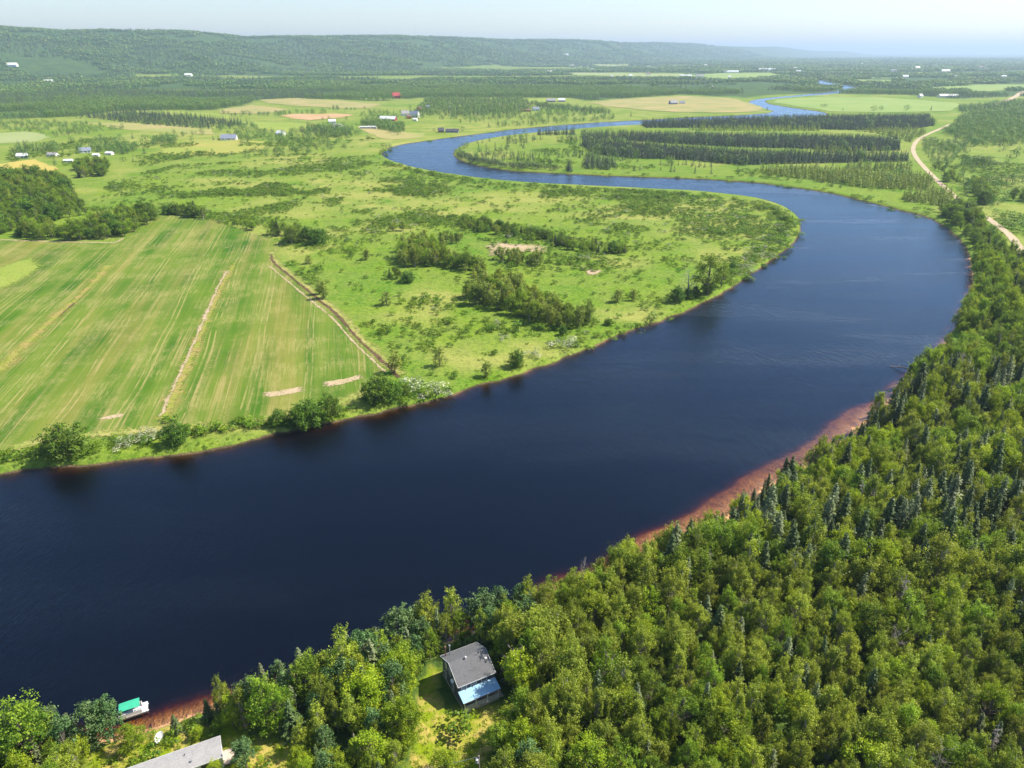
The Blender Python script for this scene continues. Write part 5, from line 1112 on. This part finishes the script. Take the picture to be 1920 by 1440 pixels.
    g = MB(); g.box(-3.45, 3.45, -6.50, -6.42, 1.60, 1.68).box(-3.45, 3.45, -6.48, -6.44, .82, .88)
    for i in range(36):
        x = -3.4 + i * .195; g.box(x - .035, x + .035, -6.475, -6.445, .88, 1.60)
    g.build('porch_railing', M['white'], e)
    MB().box(-3.62, -3.56, -6.40, -wy - .02, .72, 2.9).build('porch_side_panel', M['siding'], e)
    g = MB()
    for i in range(3): g.box(wx + .02 + i * .35, wx + .37 + i * .35, -6.3, -4.7, -.1, .55 - i * .18)
    g.build('step', M['deckwood'], e)
    # dish on the gable wall
    dm = dish('satellite_dish', M['metal'], .42); 
    return e, yaw, zg
def dish(name, m, r):
    V = [(0, 0, 0)]; Fc = []
    for i in range(1, 6):
        q = r * i / 5
        for j in range(20): t = 2 * math.pi * j / 20; V.append((q * math.cos(t), q * math.sin(t) * 1.1, q * q / r * .35))
    for j in range(20):
        Fc.append((0, 1 + j, 1 + (j + 1) % 20))
        for i in range(4): a = 1 + i * 20; Fc.append((a + j, a + 20 + j, a + 20 + (j + 1) % 20, a + (j + 1) % 20))
    me = bpy.data.meshes.new(name); me.from_pydata(V, [], Fc); me.materials.append(m); me.polygons.foreach_set('use_smooth', [True] * len(me.polygons)); return me
ct, cyaw, czg = cottage()
def local(o, x, y, z): return o.matrix_basis @ Vector((x, y, z))
def lw(x, y, z=0):
    c, s = math.cos(cyaw), math.sin(cyaw); return (HOUSE[0] + x * c - y * s, HOUSE[1] + x * s + y * c, czg + z)
de = empty('satellite_dish', lw(-3.67, -2.0, 4.4), cyaw, 'small pale satellite dish fixed to the dark left wall of the cottage', 'satellite dish')
r_ = link('reflector', dish('reflector', M['palemetal'], .42), de, (-.40, -.10, .10)); r_.rotation_euler = (R(20), R(-62), 0)
MB().tube([(.03, 0, -.2), (-.2, -.02, -.1), (-.40, -.1, .08)], .025).build('bracket', M['metal'], de); MB().tube([(-.40, -.1, -.25), (-.85, -.2, .1)], .015).box(-.9, -.8, -.25, -.15, .06, .16).build('receiver_arm', M['metal'], de)
# landing, table and chairs right of the porch
lx, ly = P(980, 1328, 3.1); struct(sheet('stone_path', PP([(972, 1318), (990, 1322), (992, 1334), (978, 1336), (972, 1328)], 3.1), gz(lx, ly) + .10, M['concrete'], .5, .1))
tx, ty = P(999, 1338, 3.1); tz = gz(tx, ty)
t_ = empty('garden_table', (tx, ty, tz), R(15), 'grey metal garden table in the shade right of the cottage steps', 'garden table')
g = MB(); g.box(-.75, .75, -.45, .45, .70, .74)
for i in range(6): g.box(-.75, .75, -.44 + i * .15, -.38 + i * .15, .742, .752)
g.build('table_top', M['metal'], t_)
for a in (-.65, .65):
    for b_ in (-.36, .36): MB().tube([(a, b_, 0), (a, b_, .70)], .025, 6).build('leg', M['metal'], t_)
def chair(x, y, rz, label):
    c = empty('garden_chair', (x, y, gz(x, y)), rz, label, 'garden chair', 'white chairs beside the garden table')
    MB().box(-.25, .25, -.25, .25, .42, .46).build('seat', M['white'], c); MB().prism([(-.25, .22, .46), (.25, .22, .46), (.25, .34, .95), (-.25, .34, .95)], (0, .03, .01)).build('backrest', M['white'], c)
    for a in (-.22, .22):
        for b_ in (-.22, .22): MB().tube([(a, b_, 0), (a * .95, b_ * .95, .42)], .022, 6).build('leg', M['white'], c)
        MB().box(a - .025, a + .025, -.25, .24, .62, .65).tube([(a, -.22, .44), (a, -.22, .62)], .02, 6).build('armrest', M['white'], c)
cx_, cy_ = P(992, 1345, 3.1); chair(cx_, cy_, R(200), 'white plastic garden chair left of the other one, below the grey table')
cx_, cy_ = P(998.5, 1347.5, 3.1); chair(cx_, cy_, R(170), 'white plastic garden chair right of the other one, below the grey table')

def mobile_home():
    rx, ry = P(412.5, 1377.5, 6.2); yaw = math.atan2(88.11 - 81.74, -51.9 + 65.4)     # far right roof corner
    c, s = math.cos(yaw), math.sin(yaw); L, D = 21.0, 4.7; x0 = rx - c * L / 2 + s * D / 2; y0 = ry - s * L / 2 - c * D / 2; zg = gz(x0, y0)
    e = empty('mobile_home', (x0, y0, zg), yaw, 'long white mobile home with pale grey shingled roof at the bottom left edge', 'mobile home')
    h = 6.2 - zg - .25; wx, wy = L / 2 - .12, D / 2 - .25
    MB().prism([(-wx, -wy, .35), (-wx, wy, .35), (-wx, wy, h), (-wx, 0, h + .22), (-wx, -wy, h)], (2 * wx, 0, 0)).build('wall', M['white'], e)
    MB().box(-wx + .05, wx - .05, -wy + .05, wy - .05, -.2, .35).build('skirting', M['concrete'], e)
    g = MB()
    for q in (-1, 1): g.prism([(-L / 2, q * D / 2, h + .02), (-L / 2, 0, h + .42), (-L / 2, 0, h + .30), (-L / 2, q * D / 2, h - .08)], (L, 0, 0))
    rf = g.build('roof', M['greyroof'], e)
    g = MB()
    for q in (-1, 1): g.box(-L / 2, L / 2, q * (D / 2 + .02) - .018, q * (D / 2 + .02) + .018, h - .12, h + .03)
    for x in (-L / 2 - .02, L / 2 + .02):
        for q in (-1, 1): g.prism([(x - .018, q * D / 2, h + .03), (x - .018, 0, h + .43), (x - .018, 0, h + .28), (x - .018, q * D / 2, h - .1)], (.036, 0, 0))
    g.build('roof_trim', M['white'], rf)
    MB().tube([(4.6, .5, h + .3), (4.6, .5, h + .75)], .07).build('vent_pipe', M['black'], rf); MB().tube([(5.6, -1.2, h + .1), (5.6, -1.2, h + .55)], .10).box(5.45, 5.75, -1.35, -1.05, h + .5, h + .6).build('roof_vent', M['metal'], rf)
    for x in (-8, -5, -2, 2.5, 7.5):
        g = MB(); z0, z1 = 1.3, 2.4
        for a in ((x - .7, x + .7, z0 - .06, z0), (x - .7, x + .7, z1, z1 + .06), (x - .7, x - .63, z0, z1), (x + .63, x + .7, z0, z1)): g.box(a[0], a[1], -wy - .05, -wy, a[2], a[3])
        w = g.build('window', M['metal'], e); MB().box(x - .63, x + .63, -wy - .03, -wy - .003, z0, z1).build('pane', M['glass'], w)
    d = MB().box(4.6, 5.5, -wy - .05, -wy - .003, .6, 2.6).build('door', M['palemetal'], e); MB().box(5.3, 5.38, -wy - .1, -wy - .05, 1.5, 1.6).build('handle', M['black'], d)
    MB().box(wx + .03, wx + 1.6, -1.9, 1.2, .30, .42).box(wx + 1.6, wx + 1.95, -1.2, .6, .02, .24).build('step', M['deckwood'], e)
mobile_home()
# white dish on a post
dx, dy = P(300, 1384, 2.6); dz = gz(dx, dy)
e = empty('satellite_dish', (dx, dy, dz), 0, 'large white oval dish on a post in the yard between boat and mobile home', 'satellite dish')
MB().tube([(0, 0, -.2), (0, 0, 1.25)], .06).build('post', M['metal'], e); q = link('reflector', dish('reflector', M['white'], .95), e, (-.05, -.08, 1.35)); q.rotation_euler = (R(38), R(22), 0); q.scale = (.68, 1, 1)
MB().tube([(0, 0, 1.2), (-.55, .1, 1.95)], .03).box(-.65, -.5, .02, .18, 1.88, 2.02).build('receiver_arm', M['metal'], e)

def pontoon():
    ax, ay = P(226.5, 1344, .5); bx, by = P(273, 1330, .5); yaw = math.atan2(by - ay, bx - ax) + R(3); cx_, cy_ = P(249.5, 1332, .6)
    e = empty('pontoon_boat', (cx_, cy_, 0), yaw, 'moored pontoon boat with bright green canopy beside the near bank', 'boat')
    for s in (-1, 1): MB().tube([(-2.75, s * .85, .10), (-2.5, s * .85, .10), (2.3, s * .85, .10), (2.75, s * .85, .28)], [.12, .30, .30, .05], 12).build('pontoon', M['metal'], e, True)
    MB().box(-2.6, 2.6, -1.22, 1.22, .42, .54).build('deck', M['palemetal'], e)
    g = MB()
    for s in (-1, 1): g.box(-2.45, 1.6, s * 1.17 - .02, s * 1.17 + .02, .54, 1.18)
    g.box(-2.45, -2.41, -1.15, 1.15, .54, 1.18).box(1.6, 1.64, -1.15, -.4, .54, 1.18).box(1.6, 1.64, .4, 1.15, .54, 1.18); g.build('side_panel', M['white'], e)
    g = MB()
    for s in (-1, 1): g.tube([(-2.45, s * 1.17, 1.20), (1.62, s * 1.17, 1.20)], .03, 6)
    g.build('handrail', M['metal'], e)
    for a in ((-2.35, -1.2, -1.05, -.45), (.2, 1.5, -1.05, -.45), (-2.35, -.8, .5, 1.08)):
        st = MB().box(a[0], a[1], a[2], a[3], .54, .95).build('bench', M['navy'], e); MB().box(a[0], a[1], a[2] if a[2] < 0 else a[3] - .12, a[2] + .12 if a[2] < 0 else a[3], .95, 1.25).build('backrest', M['white'], st)
    MB().box(.3, .9, .3, .9, .54, 1.3).prism([(.3, .35, 1.3), (.3, .85, 1.3), (.45, .85, 1.55), (.45, .35, 1.55)], (.03, 0, 0)).build('console', M['white'], e)
    g = MB(); N = 8; pr = [(y, 2.25 + .16 * math.cos(y / 1.1 * 1.35)) for y in np.linspace(-1.12, 1.12, N)]
    V = []; 
    for x in (-2.15, -1.0, .3, 1.45):
        for y, z in pr: V.append((x, y, z - (.05 if abs(x) > 1.2 else 0)))
    Fc = [(i * N + j, (i + 1) * N + j, (i + 1) * N + j + 1, i * N + j + 1) for i in range(3) for j in range(N - 1)]
    me = bpy.data.meshes.new('canopy'); me.from_pydata(V, [], Fc); me.materials.append(M['green']); cn = link('canopy', me, e); sd = cn.modifiers.new('t', 'SOLIDIFY'); sd.thickness = .04
    g = MB()
    for s in (-1, 1):
        for x0, x1 in ((-.6, -2.1), (-.6, .3), (-.6, 1.4)): g.tube([(x0, s * 1.15, 1.18), (x1, s * 1.12, 2.22)], .022, 6)
    g.build('canopy_frame', M['metal'], e)
    m_ = MB().box(-2.95, -2.62, -.18, .18, .3, 1.15).box(-2.85, -2.72, -.08, .08, -.4, .3).build('outboard_motor', M['black'], e)
pontoon()
# utility pole with transformer and wire
ux, uy = P(898, 1417, 9.6); uz = gz(ux, uy)
e = empty('utility_pole', (ux, uy, uz), R(20), 'grey wooden utility pole with a transformer can at the bottom edge below the lawn', 'utility pole')
MB().tube([(0, 0, -.3), (0, 0, 9.6 - uz)], [.16, .10]).build('pole', M['deadwood'], e)
tc = MB().tube([(-.38, -.05, 5.0), (-.38, -.05, 5.9)], .24, 14).build('transformer', M['palemetal'], e); MB().tube([(-.38, -.05, 5.9), (-.38, -.05, 6.15)], [.06, .04]).tube([(-.5, -.05, 5.88), (-.5, -.05, 6.1)], [.05, .03]).build('bushing', M['white'], tc)
MB().box(-.22, .0, -.12, .02, 5.2, 5.7).build('bracket', M['metal'], e)
hx0 = Vector((ux, uy, 9.4)); lp = Vector((*P(680, 1450, 7), 7.4))
g = MB(); pts = [hx0.lerp(lp, i / 10) - Vector((0, 0, 1.1 * 4 * (i / 10) * (1 - i / 10))) for i in range(11)]; g.tube(pts, .03, 5); o = g.build('power_line', M['metal']); tag(o, 'thin grey power line running left from the top of the utility pole', 'power line')
hp = Vector(lw(.6, -6.7, 3.1)); g = MB(); pts = [hx0.lerp(hp, i / 10) - Vector((0, 0, .8 * 4 * (i / 10) * (1 - i / 10))) for i in range(11)]; g.tube(pts, .016, 5); o = g.build('power_line', M['black']); tag(o, 'thin dark service line dropping from the utility pole to the cottage porch', 'power line')
# fallen tree in the shallows
fx_, fy_ = P(1705, 698, .4); tx_, ty_ = P(1670, 688, 0); g = MB(); a = Vector((fx_ + 2, fy_, 1.6)); b_ = Vector((tx_, ty_, .1)); g.tube([a, a.lerp(b_, .5) + Vector((0, 0, .2)), b_], [.28, .2, .06], 7)
tr_ = g.build('fallen_tree', M['bark']); g = MB(); r2 = random.Random(3)
for i in range(46):
    t = r2.uniform(.05, 1); q = a.lerp(b_, t); d = Vector((r2.uniform(-1, 1), r2.uniform(-1, 1), r2.uniform(0, .9))) * r2.uniform(.8, 2.6) * (1.2 - t * .6); g.tube([q, q + d * .5 + Vector((0, 0, .1)), q + d], [.06, .035, .01], 4)
g.build('branch', M['deadwood'], tr_); tag(tr_, 'grey fallen tree with bare branches lying in the water off the sandy shore', 'fallen tree')
gx_, gy_ = P(1630, 770, .3)

# distant houses and barns
def house(px, py, w, d, h, rh, yaw, wall, roof, label, name='farmhouse', cat='house', wins=3, z=None, chim=True, group=None):
    x, y = P(px, py); z0 = (gz(x, y) if z is None else z) - .1; e = empty(name, (x, y, z0), R(yaw), label, cat, group)
    a, b_ = w / 2, d / 2
    MB().prism([(-a, -b_, -1), (-a, b_, -1), (-a, b_, h), (-a, 0, h + rh - .25), (-a, -b_, h)], (w, 0, 0)).build('wall', M[wall], e)
    g = MB(); o_ = .45
    for s in (-1, 1):
        k_ = rh / b_; g.prism([(-a - o_, s * (b_ + o_), h - k_ * o_), (-a - o_, 0, h + rh), (-a - o_, 0, h + rh - .22), (-a - o_, s * (b_ + o_), h - k_ * o_ - .22)], (w + 2 * o_, 0, 0))
    rf = g.build('roof', M[roof], e)
    if chim: MB().box(a * .3, a * .3 + .8, -.4, .4, h + rh - .6, h + rh + .9).build('chimney', M['redbrown'], rf)
    for i in range(wins):
        x_ = -a + w * (i + .5) / wins; fr = MB().box(x_ - .6, x_ + .6, -b_ - .06, -b_, 1.0, 2.3).build('window', M['glass'], e)
    MB().box(-.5 + a * .15, .5 + a * .15, -b_ - .07, -b_ - .0, 0, 2.1).build('door', M['redbrown'], e)
H = house
H(43, 296, 11, 8, 3.2, 2.6, 15, 'white', 'palemetal', 'white farmhouse half hidden in the leftmost ring of trees', chim=True)
H(100, 293, 12, 7, 2.8, 2.0, -10, 'white', 'greyroof', 'low grey-roofed house behind the dark tree of the left farms')
H(129, 304, 9, 5, 2.4, 1.4, 12, 'white', 'palemetal', 'small bright white shed in front of the left farm trees', 'shed', 'shed', 2, chim=False)
H(160, 286, 13, 9, 3.2, 3.4, 30, 'white', 'bluegrey', 'blue-grey roofed house between the two left farm groves')
H(181, 293, 7, 5, 2.4, 1.5, 5, 'white', 'palemetal', 'tiny white hut in the grove right of the blue-grey roofed house', 'hut', 'hut', 1, chim=False)
H(206, 290, 8, 6, 2.6, 1.5, -5, 'white', 'palemetal', 'little white-roofed building at the right end of the left grove', 'shed', 'shed', 2, chim=False)
H(430, 262, 21, 13, 3.2, 4.6, 8, 'white', 'bluegrey', 'broad grey hip-like roofed house beside the dark spruces')
H(527, 253, 13, 9, 3.4, 3.2, -25, 'white', 'palemetal', 'white house with a pale roof in the yellow field')
H(623, 231, 12, 9, 4, 3, 20, 'white', 'palemetal', 'white farmhouse above the dark hamlet trees, far side')
H(633, 237, 12, 8, 2.8, 2, -10, 'white', 'greyroof', 'low pale building peeping out right of the hamlet spruces', 'shed', 'shed', 3, chim=False)
H(625, 229.5, 6, 5, 3, 1.5, 0, 'white', 'white', 'little white shed beside the far hamlet farmhouse', 'shed', 'shed', 1, chim=False)
H(635, 240.5, 15, 6, 2.6, 1.4, 5, 'white', 'palemetal', 'long pale cabin behind the round bush of the hamlet', 'cabin', 'cabin', 3, chim=False)
H(682, 241, 12, 4, 3.2, .8, 2, 'white', 'palemetal', 'left one of two white trailers above the mown slope', 'trailer', 'trailer', 3, chim=False, group='white trailers above the mown slope')
H(698, 241, 14, 4.5, 3.6, .8, -2, 'white', 'palemetal', 'right one of two white trailers above the mown slope', 'trailer', 'trailer', 3, chim=False, group='white trailers above the mown slope')
H(728, 226, 30, 14, 3.5, 4.5, -12, 'redwall', 'palemetal', 'long barn with a shining pale roof behind the big bush', 'barn', 'barn', 4, chim=False)
H(760, 217, 15, 12, 5, 5, 15, 'white', 'greyroof', 'grey-white gabled house left in the hamlet by the river')
H(778, 220, 16, 12, 6, 6, -20, 'white', 'bluegrey', 'tall white gabled house right in the hamlet by the river')
H(767, 222.5, 8, 7, 5, 2, 10, 'orange', 'brown', 'small orange-brown shed between the two hamlet houses', 'shed', 'shed', 1, chim=False)
H(779, 226.5, 7, 6, 3.2, 2, -15, 'white', 'white', 'small white shed below the tall white gabled house', 'shed', 'shed', 1, chim=False)
H(827, 248, 9, 8, 3.6, 3.4, 10, 'brown', 'darkroof', 'small dark cabin with white gable, left of two beside the river', 'cabin', 'cabin', 1)
H(848, 248, 20, 9, 2.6, 3.0, -4, 'bluegrey', 'darkroof', 'long low dark-roofed cabin, right of two beside the river', 'cabin', 'cabin', 3)
H(743, 185, 20, 14, 8, 8, 18, 'redwall', 'redroof', 'big red house alone at the forest edge')
H(787, 207, 12, 9, 5, 3, 70, 'orange', 'brown', 'brown house end among trees behind the hamlet')
H(803, 203, 10, 8, 4, 3, 0, 'white', 'bluegrey', 'blue-white house in the trees right of the brown one')
H(845, 204.5, 8, 7, 4, 3, 0, 'white', 'palemetal', 'tiny white house in the middle of the wooded hamlet')
H(985, 209, 24, 8, 3.2, 2.5, 0, 'orange', 'brown', 'long brown farm building above the narrow river reach', 'barn', 'barn', 4, chim=False)
H(1005, 207.5, 14, 9, 4.5, 3.5, 10, 'white', 'bluegrey', 'blue-roofed house right of the long brown farm building')
H(1033, 191, 22, 12, 4, 4.5, 5, 'bluegrey', 'greyroof', 'grey barn at the left edge of the wide tan field', 'barn', 'barn', 3, chim=False)
H(1053, 190.5, 18, 12, 4, 4.5, -5, 'bluegrey', 'palemetal', 'pale-roofed barn right of the grey one by the tan field', 'barn', 'barn', 3, chim=False)
H(1262, 195.5, 18, 12, 4, 6, 15, 'bluegrey', 'greyroof', 'grey barn standing in the middle of the wide tan field', 'barn', 'barn', 2, chim=False)
H(1279, 194.5, 12, 8, 3, 3, 0, 'white', 'bluegrey', 'small pale house right of the grey barn in the tan field', 'cabin', 'cabin', 2)
H(1335, 168.5, 20, 12, 6, 7, 75, 'redwall', 'white', 'red-walled barn with a white roof by the river trees', 'barn', 'barn', 2, chim=False)
H(1437, 133, 110, 24, 9, 8, 2, 'white', 'palemetal', 'long white farm shed far across the plain, left', 'barn', 'barn', 5, chim=False)
H(1370, 137, 90, 20, 9, 6, 2, 'white', 'palemetal', 'row-like white farm shed beside the far green field', 'barn', 'barn', 5, chim=False)
H(1285, 145, 60, 20, 7, 6, 0, 'white', 'palemetal', 'white barn at the left end of the far green field', 'barn', 'barn', 4, chim=False)
H(1312, 144.5, 40, 16, 7, 5, 0, 'white', 'greyroof', 'grey barn right of the white one at the far green field', 'barn', 'barn', 3, chim=False)
H(1777, 182.5, 52, 16, 5, 4, 1, 'white', 'white', 'long white poultry-like shed behind the light pasture on the right', 'barn', 'barn', 5, chim=False)
H(1725, 183, 12, 10, 5, 5, 30, 'white', 'white', 'small white gable house left of the long white shed')
H(1719, 131.5, 40, 28, 12, 12, 20, 'white', 'white', 'bright white building in the distant town, left of the pair')
H(1772, 137, 45, 28, 11, 10, -10, 'white', 'white', 'bright white building in the distant town, right of the pair')
H(1490, 131, 36, 22, 9, 8, 15, 'white', 'palemetal', 'pale house far off right of the long white farm shed')
H(1675, 135, 34, 20, 9, 8, -15, 'white', 'greyroof', 'pale grey house in the distant town, left of the bright ones')
H(1840, 128, 50, 24, 10, 8, 10, 'white', 'brown', 'brownish building in the distant town near the right edge')
H(1697, 146, 26, 16, 7, 6, 0, 'white', 'palemetal', 'white house below the distant town, in dark trees')
H(1215, 128.5, 55, 26, 9, 9, 5, 'white', 'palemetal', 'white farm building at the foot of the far hill')
H(1060, 119.5, 60, 26, 9, 10, 0, 'white', 'white', 'tiny white farm at the hill foot in the centre distance')
H(1225, 131, 45, 20, 8, 8, 0, 'white', 'white', 'white shed just below the farm at the far hill foot', 'shed', 'shed', 2, chim=False)
H(29, 146, 46, 26, 8, 9, 10, 'white', 'white', 'leftmost white farmhouse at the foot of the hill')
H(92, 157, 34, 20, 7, 7, 0, 'white', 'white', 'second white farmhouse at the foot of the hill, lower down')
H(354, 145, 34, 20, 7, 7, 0, 'white', 'white', 'small white house at the hill foot in the left third')
r5 = random.Random(11); NH = 26
for i in range(NH):
    px_ = 985 + (1905 - 985) * (i + .5) / NH + r5.uniform(-12, 12); py_ = r5.uniform(121, 151); dd = P(px_, py_)[1]; k_ = dd / 1333
    H(px_, py_, 6 * k_ * r5.uniform(.7, 1.6), 2.6 * k_ + 6, 1.0 * k_ + 4, .8 * k_ + 3, r5.uniform(-30, 30), 'white', r5.choice(['white', 'palemetal', 'greyroof', 'brown']), 'tiny pale building in the hazy distant settlement, %s of twenty-six from the left' % NUM[i], 'distant_house', 'house', 2, chim=False, group='tiny buildings of the distant settlement')
# mast on the hill crest
vm = (720 - 70) / F; t_ = 780; D_ = np.interp(780, cpx, cD); xm = (780 - 960) / F * D_ * cP + 0; mx_, my_ = (780 - 960) * (D_ * cP) / F, D_
zm = gz(mx_, my_); e = empty('radio_mast', (mx_, my_, zm - 2), 0, 'thin lattice radio mast on the long hill crest', 'mast')
g = MB(); cr3 = [(1.6 * math.cos(a), 1.6 * math.sin(a)) for a in (0, 2.09, 4.19)]; HM = 110
for a, b_ in cr3: g.tube([(a, b_, 0), (a, b_, HM)], .22, 5)
g.build('leg', M['metal'], e); g = MB()
for i in range(30):
    for j in range(3): a, b_ = cr3[j], cr3[(j + 1) % 3]; g.tube([(*a, i * 4), (*b_, i * 4 + 4)], .12, 3)
g.build('brace', M['metal'], e); MB().tube([(0, 0, HM), (0, 0, HM + 8)], .3, 6).build('antenna', M['white'], e)

# ------------------------------------------------------------------ haze
hb = MB().box(-96000, 96000, -6000, 98000, -9, 415); m = bpy.data.materials.new('haze_air'); m.use_nodes = True; n = m.node_tree; n.nodes.clear(); out = node(n, 'ShaderNodeOutputMaterial'); pv = node(n, 'ShaderNodeVolumePrincipled')
pv.inputs['Color'].default_value = (.60, .79, 1.0, 1); pv.inputs['Density'].default_value = 7.5e-5; pv.inputs['Anisotropy'].default_value = .2; n.links.new(pv.outputs[0], out.inputs['Volume'])
o = hb.build('haze', m); o['kind'] = 'stuff'; o['label'] = 'pale blue summer haze over the distant plain and hills'; o['category'] = 'haze'
print('TREES', len(TREES), 'IND', len(IND), 'FAR', len(FARROWS), {k_: len(v_) for k_, v_ in mass.items()}, {k_: len(v_) for k_, v_ in bykind.items()})
